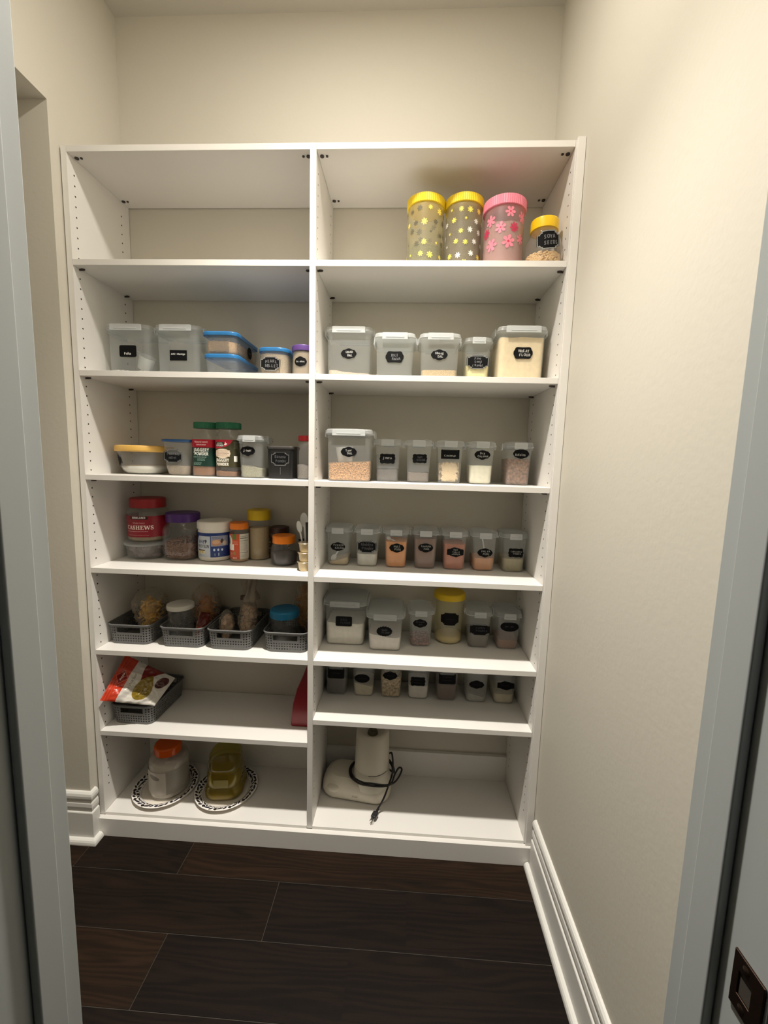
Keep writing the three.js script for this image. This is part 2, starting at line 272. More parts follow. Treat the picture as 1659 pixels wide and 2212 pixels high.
// o: shape, lines, w, h, frame, R (radius it bends round), shade of chalk
function sticker(parent, o, place) {
  const at = cellCount++, cx = at % CELL.cols * CELL.w, cy = Math.floor(at / CELL.cols) * CELL.h, f = outlines[o.shape], N = 96;
  ink.save(); ink.beginPath(); ink.rect(cx, cy, CELL.w, CELL.h); ink.clip(); ink.translate(cx + CELL.w / 2, cy + CELL.h / 2);
  const path = k => { ink.beginPath(); for (let i = 0; i <= N; i++) { const [a, b] = f(i / N * 2 * Math.PI + 1e-4); ink.lineTo(a * k * 124, -b * k * 76); } };
  if (o.frame) { ink.strokeStyle = o.frame; ink.lineWidth = 7; path(0.93); ink.stroke(); ink.strokeStyle = '#0b0b0c'; ink.lineWidth = 2; path(0.93); ink.stroke(); }
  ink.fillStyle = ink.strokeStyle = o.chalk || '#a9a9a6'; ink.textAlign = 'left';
  const L = o.lines || [], big = o.px || (L.length > 2 ? 36 : L.length > 1 ? 44 : 46);
  L.forEach((s, i) => {
    const y = (i - (L.length - 1) / 2) * big * 1.05 + big * 0.35 + (o.dy || 0);
    if (s === '~') { ink.lineWidth = 5; ink.beginPath(); for (let k = 0; k < 22; k++) ink.lineTo(-62 + k * 6, y - 12 - 7 * Math.sin(k * 1.9 + i * 2) * (0.5 + rnd() * 0.5)); ink.stroke(); return; }
    ink.font = (o.font || 'bold ') + big + 'px sans-serif'; let x = -s.length * big * 0.29 + (i % 2 ? 12 : 0) + (o.dx || 0);
    for (const ch of s) { ink.save(); ink.translate(x, y + (rnd() - 0.5) * 6); ink.rotate((rnd() - 0.5) * 0.22 - 0.02); ink.fillText(ch, 0, 0); ink.restore(); x += big * ('ilIj1'.includes(ch) ? 0.36 : ch === ch.toUpperCase() && ch !== ' ' ? 0.68 : 0.56); }
  });
  ink.restore();
  const pos = [], uv = [], idx = [], K = 5;
  const put = (a, b) => { const X = a * o.w / 2, y = b * o.h / 2; if (o.R) pos.push(o.R * Math.sin(X / o.R), y, o.R * Math.cos(X / o.R) - o.R); else pos.push(X, y, 0); uv.push((cx + CELL.w / 2 + a * 124) / 2048, 1 - (cy + CELL.h / 2 - b * 76) / 1120); };
  put(0, 0);
  for (let k = 1; k <= K; k++) for (let i = 0; i < N; i++) { const [a, b] = f(i / N * 2 * Math.PI + 1e-4); put(a * k / K, b * k / K); }
  for (let i = 0; i < N; i++) idx.push(0, 1 + i, 1 + (i + 1) % N);
  for (let k = 0; k + 1 < K; k++) for (let i = 0; i < N; i++) { const a = 1 + k * N + i, b = 1 + k * N + (i + 1) % N; idx.push(a, a + N, b + N, a, b + N, b); }
  const g = new THREE.BufferGeometry(); g.setAttribute('position', new THREE.Float32BufferAttribute(pos, 3)); g.setAttribute('uv', new THREE.Float32BufferAttribute(uv, 2)); g.setIndex(idx); g.computeVertexNormals();
  const m = mesh('chalk_label', g, stickerMat, parent, 'black chalkboard sticker'); place(m); return m;
}

// ------------------------------------------------------------------ snap-lid food boxes
const SIZES = { S: { b: 0.079, l: 0.102, d: 0.106, ld: 0.131, H: 0.155, latch: 0.045 }, M: { b: 0.121, l: 0.143, d: 0.165, ld: 0.187, H: 0.153, latch: 0.086 }, L: { b: 0.148, l: 0.168, d: 0.146, ld: 0.165, H: 0.184, latch: 0.115 } };
const boxGeo = {};
for (const k in SIZES) {
  const s = SIZES[k], t = s.l - 0.014, td = s.ld - 0.014, H = s.H, flap = new RoundedBoxGeometry(1, 1, 1, 2, 0.08);
  boxGeo[k] = {
    body: loft([[0.0015, s.b - 0.012, s.d - 0.012, 0.012], [0.003, s.b - 0.004, s.d - 0.004, 0.014], [0.009, s.b, s.d, 0.015], [H * 0.5, (s.b + t) / 2, (s.d + td) / 2, 0.016], [H - 0.026, t, td, 0.018], [H - 0.022, s.l - 0.006, s.ld - 0.006, 0.02]], { top: false }),
    lid: loft([[H - 0.0215, s.l - 0.012, s.ld - 0.012, 0.018], [H - 0.0215, s.l, s.ld, 0.021], [H - 0.0165, s.l, s.ld, 0.021], [H - 0.0155, s.l - 0.005, s.ld - 0.005, 0.02], [H - 0.010, s.l - 0.004, s.ld - 0.004, 0.02], [H - 0.005, s.l - 0.009, s.ld - 0.009, 0.018], [H - 0.0035, s.l - 0.016, s.ld - 0.016, 0.016]], { topFn: (x, z, y) => y + 0.0035 * Math.max(0, 1 - Math.pow(Math.abs(x) / (s.l / 2), 3) - Math.pow(Math.abs(z) / (s.ld / 2), 3)) }),
    front: merge([flap.clone().scale(s.latch, 0.021, 0.0032), flap.clone().scale(s.latch * 0.72, 0.0028, 0.0022).translate(0, -0.0035, 0.0024), flap.clone().scale(s.latch, 0.003, 0.0025).translate(0, -0.0095, 0.0015)]),
    sideflap: flap.clone().scale(0.0032, 0.024, s.latch * 0.9), flap,
  };
}
const mound = (s, k, seedN, tilt = 0) => (x, z, y) => y + k * fbm(x * 22 + seedN, z * 22, seedN) + tilt * x;
const boxes = {};
function airBox(key, size, x, y, zf, label, st, contents) {
  const s = SIZES[size], g = boxGeo[size], b = thing('storage_box', label, 'food box', [x, y, zf - s.d / 2]);
  mesh('body', g.body, clear, b); mesh('lid', g.lid, frost, b);
  const yl = s.H - 0.0155;
  const fl = mesh('latch', g.front, latchMat, b); fl.position.set(0, yl, s.ld / 2 + 0.0022);
  const bl = mesh('latch', g.front, latchMat, b); bl.position.set(0, yl, -s.ld / 2 - 0.0022); bl.rotation.y = Math.PI;
  for (const d of [-1, 1]) { const f = mesh('latch', g.sideflap, latchMat, b); f.position.set(d * (s.l / 2 + 0.0022), yl - 0.003, 0); f.rotation.z = d * 0.05; }
  if (st) {
    const frac = st.y / s.H, tilt = Math.atan((s.ld - 0.014 - s.d) / 2 / (s.H - 0.03));
    sticker(b, st, m => { m.position.set(st.x || 0, st.y, s.d / 2 + (s.ld - 0.014 - s.d) / 2 * Math.min(1, (st.y - 0.009) / (s.H - 0.035)) + 0.0012); m.rotation.x = -tilt * -1 * -1; m.rotation.z = st.turn || 0; });
  }
  if (contents) {
    const [name, lab, cat, h, m, rough = 0.002, tilt = 0] = contents, q = Math.min(1, h / (s.H - 0.026)), t = s.l - 0.014, td = s.ld - 0.014, inset = 0.0055;
    const geo = loft([[0.003, s.b - 0.016, s.d - 0.016, 0.012], [0.0055, s.b - 0.01, s.d - 0.01, 0.013], [0.011, s.b - inset, s.d - inset, 0.014], [h, s.b + (t - s.b) * q - inset, s.d + (td - s.d) * q - inset, 0.015]], { topFn: mound(s, rough, x * 31 + y * 7, tilt) });
    const o = mesh(name, geo, m); o.position.copy(b.position); tag(o, lab, cat, 'stuff');
  }
  boxes[key] = b; return b;
}
const ck = (shape, lines, x, y, w, h, more = {}) => ({ shape, lines, x, y, w, h, ...more });
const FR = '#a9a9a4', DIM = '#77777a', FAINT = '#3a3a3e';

// right bay, second shelf from the top down
airBox('urad', 'L', 0.107, Y[3], -0.10, 'large clear snap-lid box chalked URAD DAL, at the left end of its row', ck('cloud', ['URAD', 'DAL'], 0, 0.09, 0.055, 0.036, { chalk: '#b9b9b4' }), ['urad_dal', 'pale pinkish beige lentils lying low in the box chalked URAD DAL', 'lentils', 0.03, food('fine', 0.80, 0.60, 0.44), 0.003, -0.07]);
airBox('idli', 'M', 0.269, Y[3], -0.06, 'empty medium clear snap-lid box chalked IDLI RAVA, between URAD DAL and MOONG DAL', ck('bracket', ['IDLI', 'RAVA'], 0, 0.071, 0.062, 0.04, { chalk: DIM }));
airBox('moong', 'M', 0.421, Y[3], -0.06, 'medium clear snap-lid box chalked MOONG DAL', ck('cloud', ['Moong', 'DAL'], -0.002, 0.08, 0.056, 0.036), ['moong_dal', 'yellow split lentils lying low in the box chalked Moong DAL', 'lentils', 0.031, food('fine', 0.78, 0.55, 0.27), 0.002]);
airBox('sooji', 'S', 0.556, Y[3], -0.109, 'small snap-lid box with a white-framed plaque chalked FINE SOOJI', ck('plaque', ['Fine', 'Sooji', '(Rawa)'], 0, 0.071, 0.077, 0.049, { frame: FR, chalk: DIM, px: 34 }), ['semolina', 'pale yellow semolina in the small box chalked Fine Sooji', 'semolina', 0.062, food('soft', 0.86, 0.74, 0.36), 0.001]);
airBox('wheat', 'L', 0.696, Y[3], -0.075, 'large clear snap-lid box full to the brim, chalked WHEAT FLOUR', ck('bracket', ['WHEAT', 'FLOUR'], 0.004, 0.094, 0.064, 0.041, { chalk: '#b5b5b0' }), ['wheat_flour', 'cream wheat flour filling the large box at the right end of its shelf', 'flour', 0.145, food('soft', 0.88, 0.69, 0.42), 0.003]);
// left bay, second shelf
airBox('poha', 'L', -0.689, Y[3], -0.10, 'large nearly empty clear snap-lid box chalked Poha, leftmost on its shelf', ck('round', ['Poha'], 0, 0.088, 0.063, 0.041, { dy: 32, dx: -8, chalk: '#dededb', px: 42 }), ['flattened_rice', 'thin layer of white flattened rice in the box chalked Poha', 'rice', 0.022, food('flake', 0.95, 0.9, 0.8), 0.004]);
airBox('anil', 'L', -0.508, Y[3], -0.10, 'large empty clear snap-lid box with a rectangular sticker chalked Anil shavige', ck('rect', ['Anil shavige'], 0.004, 0.076, 0.063, 0.036, { dy: -20, dx: 8, px: 33, chalk: '#dededb' }));
// right bay, third shelf
airBox('toor', 'L', 0.119, Y[4], -0.055, 'large clear snap-lid box chalked Toor DAL, with a measuring cup inside', ck('cloud', ['Toor', 'DAL'], 0, 0.102, 0.056, 0.036, { chalk: '#a5a5a0' }), ['toor_dal', 'orange tan split lentils in the box chalked Toor DAL', 'lentils', 0.066, food('coarse', 0.85, 0.45, 0.19), 0.003, 0.06]);
airBox('jeera', 'S', 0.252, Y[4], -0.11, 'small clear snap-lid box with a wavy-edged sticker chalked Jeera', ck('wavy', ['Jeera'], 0, 0.083, 0.058, 0.037, { dy: -10 }), ['cumin_seed', 'grey brown cumin seed in the small box chalked Jeera', 'seeds', 0.045, food('fine', 0.15, 0.125, 0.1), 0.003]);
airBox('oat', 'S', 0.364, Y[4], -0.11, 'small clear snap-lid box faintly chalked OAT SEEDS, right of the Jeera box', ck('wavy', ['OAT', 'SEEDS'], 0.004, 0.086, 0.054, 0.033, { chalk: '#4e4e50' }), ['oat_seed', 'beige brown seeds low in the box faintly chalked OAT SEEDS', 'seeds', 0.036, food('fine', 0.26, 0.19, 0.14), 0.003]);
airBox('cashew', 'S', 0.4765, Y[4], -0.11, 'small clear snap-lid box with a plain black rectangle chalked Cashews', ck('rect', ['Cashews'], -0.001, 0.104, 0.065, 0.033, { dy: 24, chalk: '#a5a5a0', px: 40 }));
airBox('coconut', 'S', 0.588, Y[4], -0.11, 'small clear snap-lid box half full of white powder, chalked Dry coconut', ck('cloud', ['Dry', 'Coconut'], 0.001, 0.105, 0.056, 0.035), ['dry_coconut', 'creamy white dry coconut in the box chalked Dry Coconut', 'coconut', 0.067, food('soft', 0.84, 0.77, 0.60), 0.002]);
airBox('raisin', 'S', 0.72, Y[4], -0.11, 'small clear snap-lid box chalked Raisins, standing apart at the right end', ck('cloud', ['Raisins'], 0.004, 0.112, 0.056, 0.036, { dy: 14, chalk: '#a5a5a0' }), ['raisins', 'brown raisins heaped in the box at the right end of the third shelf', 'raisins', 0.093, food('flake', 0.34, 0.16, 0.08), 0.004]);
// right bay, fourth shelf: seven alike boxes
const g5 = [
  ['pepper', 0.068, ['cloud', ['PEPPER', 'RASAM'], 0, 0.076, 0.056, 0.035], 'chalked PEPPER RASAM, with a white spoon inside', ['rasam_powder', 'light tan powder low in the box chalked PEPPER RASAM', 'powder', 0.022, food('soft', 0.58, 0.44, 0.26), 0.003, 0.3]],
  ['muddya', 0.1798, ['plaque', ['Muddya', 'Powder'], 0, 0.081, 0.076, 0.05, { frame: FR, chalk: '#4a4a4c' }], 'with a white-framed plaque chalked Muddya Powder', ['white_powder', 'pale greyish powder in the box with the framed Muddya Powder plaque', 'powder', 0.05, food('soft', 0.62, 0.57, 0.50), 0.001]],
  ['huli', 0.2916, ['cloud', ['HULI', 'PUDI'], 0.003, 0.079, 0.057, 0.036], 'full of bright orange powder, chalked HULI PUDI', ['huli_powder', 'bright orange spice powder in the box chalked HULI PUDI', 'powder', 0.102, food('soft', 0.75, 0.28, 0.05), 0.002]],
  ['saarina', 0.4034, ['cloud', ['SAARINA', 'PUDI'], 0.001, 0.084, 0.057, 0.036, { px: 38 }], 'full of brown powder, chalked SAARINA PUDI', ['saarina_powder', 'reddish brown spice powder in the box chalked SAARINA PUDI', 'powder', 0.118, food('soft', 0.19, 0.08, 0.042), 0.002]],
  ['chilli', 0.5152, ['band', ['RED', 'CHILLI', 'POWDER'], 0.002, 0.071, 0.063, 0.04, { px: 31 }], 'of red orange powder, chalked RED CHILLI POWDER', ['chilli_powder', 'red orange chilli powder in the box chalked RED CHILLI POWDER', 'powder', 0.10, food('soft', 0.48, 0.13, 0.05), 0.002]],
  ['palya', 0.627, ['cloud', ['PALYA', 'PUDI'], 0.002, 0.073, 0.057, 0.035], 'a third full of orange powder, chalked PALYA PUDI', ['palya_powder', 'orange tan powder filling a third of the box chalked PALYA PUDI', 'powder', 0.05, food('soft', 0.60, 0.25, 0.08), 0.005]],
  ['coriander', 0.7388, ['wavy', ['CORIANDER', 'POWDER'], 0.005, 0.077, 0.058, 0.035, { px: 32 }], 'at the right end, chalked CORIANDER POWDER', ['coriander_powder', 'greenish tan powder in the box chalked CORIANDER POWDER', 'powder', 0.053, food('soft', 0.34, 0.27, 0.12), 0.002]],
];
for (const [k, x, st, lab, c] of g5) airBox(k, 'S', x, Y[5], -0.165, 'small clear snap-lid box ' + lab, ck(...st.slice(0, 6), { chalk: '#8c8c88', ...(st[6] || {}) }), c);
// right bay, fifth shelf
airBox('rice', 'L', 0.1035, Y[6], -0.136, 'large snap-lid box half full of white flour, rectangular sticker chalked RICE FLOUR', ck('round', ['RICE', 'FLOUR'], -0.004, 0.098, 0.064, 0.04, { chalk: FAINT }), ['rice_flour', 'white flour half filling the large box chalked RICE FLOUR', 'flour', 0.088, food('soft', 0.80, 0.73, 0.62), 0.004]);
airBox('ragi', 'M', 0.2605, Y[6], -0.102, 'medium snap-lid box with a scalloped oval sticker chalked RAGI FLOUR', ck('scallop', ['RAGI', 'FLOUR'], -0.002, 0.08, 0.062, 0.04, { chalk: '#4a4a4c', px: 36 }), ['ragi_flour', 'pinkish white flour in the box with the scalloped oval sticker', 'flour', 0.058, food('soft', 0.68, 0.60, 0.52), 0.004, -0.08]);
airBox('ground', 'S', 0.397, Y[6], -0.153, 'small snap-lid box with few pink nuts, chalked Ground nut', ck('cloud', ['Ground', 'nut'], -0.003, 0.098, 0.055, 0.034, { chalk: FAINT }), ['ground_nuts', 'few pinkish nuts on the floor of the box chalked Ground nut', 'nuts', 0.018, food('flake', 0.52, 0.28, 0.22), 0.006]);
airBox('cumin', 'S', 0.6245, Y[6], -0.168, 'small clear snap-lid box with a dark framed plaque, right of the yellow-lidded jar', ck('plaque', ['CUMIN', 'POWDER'], 0.002, 0.078, 0.077, 0.044, { frame: '#151516', chalk: FAINT, px: 36 }), ['cumin_powder', 'grey brown powder in the box right of the yellow-lidded jar', 'powder', 0.056, food('soft', 0.15, 0.12, 0.085), 0.002]);
airBox('nutmix', 'S', 0.7362, Y[6], -0.165, 'small snap-lid box with a plain oval sticker, right of the dark-plaque box', ck('oval', ['Nut mix'], 0.002, 0.096, 0.07, 0.039, { chalk: FAINT, px: 32 }), ['nut_mix', 'reddish brown bits low in the box with the plain oval sticker', 'nuts', 0.038, food('fine', 0.50, 0.27, 0.17), 0.003]);
// right bay, sixth shelf: lids hidden behind the shelf above
const k7 = [
  [0.0675, ['round', ['~'], 0, 0.098, 0.066, 0.046], 'of dark brown powder, leftmost in the row above the mixer', ['dark_powder', 'dark brown powder in the leftmost box of the low row', 'powder', 0.072, food('soft', 0.06, 0.045, 0.034), 0.002]],
  [0.177, ['oval', ['~'], -0.005, 0.08, 0.061, 0.036], 'of cream flour with an oval sticker, second in the row above the mixer', ['cream_flour', 'pale cream flour in the box with the oval sticker in the low row', 'flour', 0.05, food('soft', 0.66, 0.56, 0.40), 0.003, -0.2]],
  [0.288, ['cloud', ['~'], -0.004, 0.098, 0.057, 0.036], 'of speckled rolled oats in the row above the mixer', ['rolled_oats', 'speckled golden oat flakes in the third box of the low row', 'oats', 0.09, food('flake', 0.74, 0.52, 0.28), 0.003]],
  [0.397, ['wavy', ['~', '~'], -0.002, 0.08, 0.061, 0.039], 'of white powder with a wavy-edged sticker, middle of the row above the mixer', ['white_flour', 'white powder in the middle box of the low row', 'flour', 0.058, food('soft', 0.74, 0.68, 0.60), 0.004]],
  [0.51, ['round', ['~', '~'], 0, 0.098, 0.067, 0.045], 'of brown powder, just right of the white powder above the mixer', ['brown_powder', 'brown powder in the third box from the right of the low row', 'powder', 0.068, food('soft', 0.12, 0.06, 0.032), 0.002]],
  [0.628, ['cloud', ['~'], -0.002, 0.079, 0.059, 0.034], 'almost empty, second from the right in the row above the mixer', ['grey_powder', 'greyish powder low in the second box from the right of the low row', 'powder', 0.03, food('soft', 0.46, 0.42, 0.36), 0.003, -0.2]],
  [0.7365, ['band', ['~'], 0.003, 0.081, 0.066, 0.039], 'of cream powder, rightmost in the row above the mixer', ['cream_powder', 'cream powder in the rightmost box of the low row', 'powder', 0.042, food('soft', 0.68, 0.58, 0.40), 0.002]],
];
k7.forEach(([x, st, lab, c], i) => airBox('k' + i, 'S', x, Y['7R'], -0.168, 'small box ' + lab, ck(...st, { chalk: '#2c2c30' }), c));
// left bay, third shelf: a small box
airBox('jowar', 'S', -0.239, Y[4], -0.078, 'small clear snap-lid box chalked Jowar, right of the green-lidded jars', ck('cloud', ['Jowar'], -0.008, 0.097, 0.054, 0.036, { chalk: '#c9c9c6', dy: -8 }), ['jowar_grain', 'pale greenish grain in the box chalked Jowar', 'grain', 0.04, food('fine', 0.50, 0.46, 0.31), 0.004, -0.15]);

// cashew nuts: kidney shapes packed against the walls of their box
{
  const c = new THREE.CatmullRomCurve3([[-0.0085, -0.003, 0], [-0.006, 0.0025, 0], [0, 0.0048, 0], [0.006, 0.0025, 0], [0.0085, -0.003, 0]].map(p => new THREE.Vector3(...p)));
  const nut = new THREE.TubeGeometry(c, 8, 0.0042, 7); const cap = new THREE.SphereGeometry(0.0041, 7, 5);
  const one = merge([nut, cap.clone().translate(-0.0085, -0.003, 0), cap.clone().translate(0.0085, -0.003, 0)]), gs = [];
  const inner = loft([[0.006, 0.05, 0.074, 0.01], [0.06, 0.058, 0.084, 0.012]], {});
  for (let i = 0; i < 210; i++) {
    const g = one.clone(); g.rotateX((rnd() - 0.5) * 0.4); g.rotateZ(rnd() * 6.28);
    const f = i % 3 === 2 ? 1 : 0, y = 0.018 + rnd() * 0.048;
    if (i > 165) { g.rotateX(-1.2); g.rotateY(rnd() * 6); g.translate((rnd() - 0.5) * 0.04, 0.066 + rnd() * 0.005, (rnd() - 0.5) * 0.056); } else if (f) { g.rotateY(Math.PI / 2); g.translate((rnd() < 0.5 ? -1 : 1) * (0.0305 + y * 0.03), y, (rnd() - 0.5) * 0.056); } else g.translate((rnd() - 0.5) * 0.04, y, 0.0412 + y * 0.03);
    gs.push(g);
  }
  const o = mesh('cashew_nuts', merge([...gs, inner]), std(lin(0.74, 0.55, 0.33), 0.55)); o.position.copy(boxes.cashew.position);
  tag(o, 'pale curved cashew nuts heaped in the box chalked Cashews', 'nuts', 'stuff');
}
// scoops and spoons inside boxes
function cup(label, at, turn, r = 0.028, h = 0.045) {
  const t = thing('measuring_cup', label, 'cup', at, 0); t.rotation.set(...turn);
  mesh('bowl', lathe([[0.0001, 0], [r * 0.78, 0], [r * 0.82, 0.002], [r, h], [r - 0.0016, h], [r * 0.8, 0.004], [0.0001, 0.003]], 36), std(lin(0.84, 0.85, 0.84), 0.4, { transmission: 0.35, thickness: 0 }), t);
  mesh('handle', rbox(0.02, 0.003, 0.012, 0.0013, r + 0.009, h - 0.004, 0), frost, t);
}
cup('white plastic measuring cup tipped over in the box chalked Poha', [-0.676, Y[3] + 0.04, -0.168], [0.2, 3.0, 0.5], 0.028, 0.05);
cup('clear measuring cup half buried in the box chalked Toor DAL', [0.1, Y[4] + 0.066, -0.11], [0.1, 2.4, -0.12], 0.032, 0.055);
const spoonMat = std(lin(0.82, 0.82, 0.80), 0.35);
function spoon(label, at, rot, len = 0.12, m = spoonMat, k = 1, group) {
  const t = thing('spoon', label, 'spoon', at, 0, group); t.rotation.set(...rot);
  const s = new THREE.Shape(); s.moveTo(-0.0035 * k, 0); s.bezierCurveTo(-0.003 * k, 0.03, -0.0024 * k, len * 0.6, -0.003 * k, len * 0.68); s.lineTo(0.003 * k, len * 0.68); s.bezierCurveTo(0.0024 * k, len * 0.6, 0.003 * k, 0.03, 0.0035 * k, 0);
  mesh('handle', new THREE.ExtrudeGeometry(s, { depth: 0.0016, bevelEnabled: true, bevelSize: 0.0006, bevelThickness: 0.0006, bevelSegments: 2 }).translate(0, 0, -0.0008), m, t);
  const b = new THREE.SphereGeometry(1, 24, 14); b.scale(0.013 * k, len * 0.19, 0.005 * k); b.translate(0, len * 0.82, 0.001);
  const p = b.attributes.position; for (let i = 0; i < p.count; i++) if (p.getZ(i) > 0.001) p.setZ(i, 0.001 - (p.getZ(i) - 0.001) * 0.55);
  b.computeVertexNormals(); mesh('bowl', b, m, t); return t;
}
spoon('white plastic spoon lying in the box chalked PEPPER RASAM', [0.083, Y[5] + 0.078, -0.19], [0.1, 0, 3.14 - 0.6], 0.078, spoonMat, 0.75);
spoon('white plastic spoon sticking out of the orange powder under HULI PUDI', [0.296, Y[5] + 0.096, -0.19], [0, 0, 1.15], 0.045, spoonMat, 0.5);
spoon('pale spoon handle standing in the box chalked PALYA PUDI', [0.624, Y[5] + 0.118, -0.20], [0, 0, 3.14 + 0.22], 0.085, spoonMat, 0.6);

// ------------------------------------------------------------------ round jars
const ridgedLid = (r, h, n = 60) => { const s = new THREE.Shape(); for (let i = 0; i < n * 2; i++) { const a = i / n * Math.PI, q = r - (i % 2 ? 0.0009 : 0); i ? s.lineTo(q * Math.cos(a), q * Math.sin(a)) : s.moveTo(q, 0); } const g = new THREE.ExtrudeGeometry(s, { depth: h - 0.003, bevelEnabled: true, bevelSize: 0.0015, bevelThickness: 0.0015, bevelSegments: 3, curveSegments: 1 }); g.rotateX(-Math.PI / 2); g.translate(0, 0.0015, 0); return g; };
const smoothLid = (r, h, e = 0.004) => lathe([[0.0001, 0.001], [r - 0.002, 0.001], [r, 0.0015], [r, h - e], [r - e * 0.3, h - e * 0.3], [r - e, h], [r - e * 1.6, h], [r - e * 2, h - 0.0012], [0.0001, h - 0.0012]], 56);
const jarWall = (r, h, neck = r * 0.9, base = 0.006) => lathe([[0.0001, 0.0015], [r - base, 0.0015], [r - 0.0015, base * 0.6], [r, base * 1.4], [r, h * 0.82], [r * 0.985, h * 0.88], [neck + (r - neck) * 0.35, h * 0.95], [neck, h * 0.98], [neck, h]], 56);
const fill = (r, h, k = 0.002, base = 0.006) => { const g = lathe([[0.0001, 0.0025], [r - base, 0.0025], [r - 0.002, base], [r - 0.0018, h * 0.5], [r - 0.0018, h - 0.001], [r * 0.75, h], [r * 0.4, h], [0.0001, h]], 56), p = g.attributes.position; for (let i = 0; i < p.count; i++) if (p.getY(i) > h * 0.8) p.setY(i, p.getY(i) + k * fbm(p.getX(i) * 30, p.getZ(i) * 30, r * 90)); g.computeVertexNormals(); return g; };
// flowers printed round a jar
function flowers(R, list, petals, inner, fat) {
  const gs = [];
  for (const [a, y, s, turn = 0] of list) {
    const pts = [[0, 0]], n = petals * 6;
    for (let i = 0; i < n; i++) { const t = i / n * 2 * Math.PI, q = s * (inner + (1 - inner) * Math.pow(Math.abs(Math.cos(t * petals / 2)), fat)); pts.push([q * Math.cos(t + turn), q * Math.sin(t + turn)]); }
    const pos = pts.flatMap(([u, v]) => { const th = a + u / R; return [R * Math.sin(th), y + v, R * Math.cos(th)]; }), idx = [];
    for (let i = 1; i <= n; i++) idx.push(0, i, i % n + 1);
    const g = new THREE.BufferGeometry(); g.setAttribute('position', new THREE.Float32BufferAttribute(pos, 3)); g.setAttribute('uv', new THREE.Float32BufferAttribute(pts.flat(), 2)); g.setIndex(idx); g.computeVertexNormals(); gs.push(g.toNonIndexed());
  }
  return merge(gs);
}
function starJar(x, label, other, otherLabel, cont) {
  const r = 0.061, t = thing('printed_jar', label, 'jar', [x, Y[2], -0.13]);
  mesh('body', jarWall(r, 0.218, r * 0.985), std(lin(0.93, 0.89, 0.68), 0.28, { transmission: 0.86, thickness: 0, ior: 1.4 }), t);
  mesh('lid', ridgedLid(0.0632, 0.026).translate(0, 0.214, 0), plastic(0.93, 0.66, 0.02, 0.4), t);
  const A = [], B = [];
  for (let k = 0; k < 11; k++) for (let j = 0; j < 6; j++) { const a = (k + (j % 2) * 0.5) / 11 * 6.283 + (rnd() - 0.5) * 0.18, y = 0.02 + j * 0.034 + (rnd() - 0.5) * 0.012, e = rnd(); (e < 0.55 ? A : B).push([a, y, e > 0.93 || e < 0.1 ? 0.0045 : 0.008 + rnd() * 0.003, rnd() * 6]); }
  mesh('yellow_flower_print', flowers(r + 0.0005, A, 7, 0.35, 0.8), plastic(0.9, 0.74, 0.12, 0.5), t);
  mesh('dark_flower_print', flowers(r + 0.0005, B, 7, 0.35, 0.8), other, t, otherLabel);
  const o = mesh(cont[0], fill(r, cont[3], 0.006), cont[4]); o.position.set(x, Y[2], -0.13); tag(o, cont[1], cont[2], 'stuff');
}
starJar(0.359, 'tall yellow-lidded jar printed with yellow and olive flowers, nearly empty', plastic(0.12, 0.11, 0.07, 0.5), 'olive flowers', ['green_pods', 'dark green pods low in the left yellow-lidded flower jar', 'spice', 0.085, food('flake', 0.17, 0.17, 0.09)]);
starJar(0.488, 'tall yellow-lidded jar printed with yellow and white flowers, three quarters full of dark grain', plastic(0.82, 0.8, 0.76, 0.5), 'white flowers', ['dark_grain', 'grey brown grain filling the middle flower-printed jar', 'grain', 0.158, food('coarse', 0.19, 0.14, 0.135)]);
{
  const r = 0.064, t = thing('printed_jar', 'tall pink-lidded jar printed with pink and red flowers', 'jar', [0.6165, Y[2], -0.095]);
  const pinkPrint = plastic(0.92, 0.25, 0.34, 0.5);
  mesh('body', jarWall(r, 0.19, r * 0.985), std(lin(0.95, 0.80, 0.78), 0.3, { transmission: 0.84, thickness: 0, ior: 1.4 }), t);
  mesh('lid', ridgedLid(0.0675, 0.029).translate(0, 0.183, 0), plastic(0.93, 0.26, 0.36, 0.35), t);
  for (const f of [[-0.35, 0.115, 0.018, 0.4], [0.06, 0.072, 0.021, 0.3], [0.1, 0.16, 0.017, 0], [0.85, 0.152, 0.018, 1], [-0.9, 0.142, 0.018, 0.5], [-0.8, 0.068, 0.02, 0], [0.75, 0.085, 0.016, 0.6], [1.7, 0.12, 0.02], [2.5, 0.07, 0.02], [2.4, 0.165, 0.018], [3.5, 0.11, 0.02], [4.3, 0.16, 0.02], [4.4, 0.06, 0.02]]) mesh('pink_flower_print', flowers(r + 0.0005, [f], 6, 0.3, 0.55), pinkPrint, t);
  const redPrint = plastic(0.62, 0.03, 0.10, 0.5);
  for (const f of [[0.34, 0.115, 0.0155, 0.2], [3.0, 0.14, 0.016], [5.1, 0.11, 0.016]]) mesh('red_flower_print', flowers(r + 0.0006, [f], 8, 0.25, 0.6), redPrint, t, 'red flower');
  for (const f of [[0.06, 0.072, 0.004], [-0.35, 0.115, 0.003], [0.1, 0.16, 0.003]]) mesh('flower_heart', flowers(r + 0.0008, [f], 5, 0.8, 1), redPrint, t, 'red flower heart');
  const o = mesh('pale_grain', fill(r, 0.135, 0.005), food('fine', 0.72, 0.5, 0.44)); o.position.set(0.6165, Y[2], -0.095); tag(o, 'pale pinkish grain seen through the pink flower jar', 'grain', 'stuff');
}
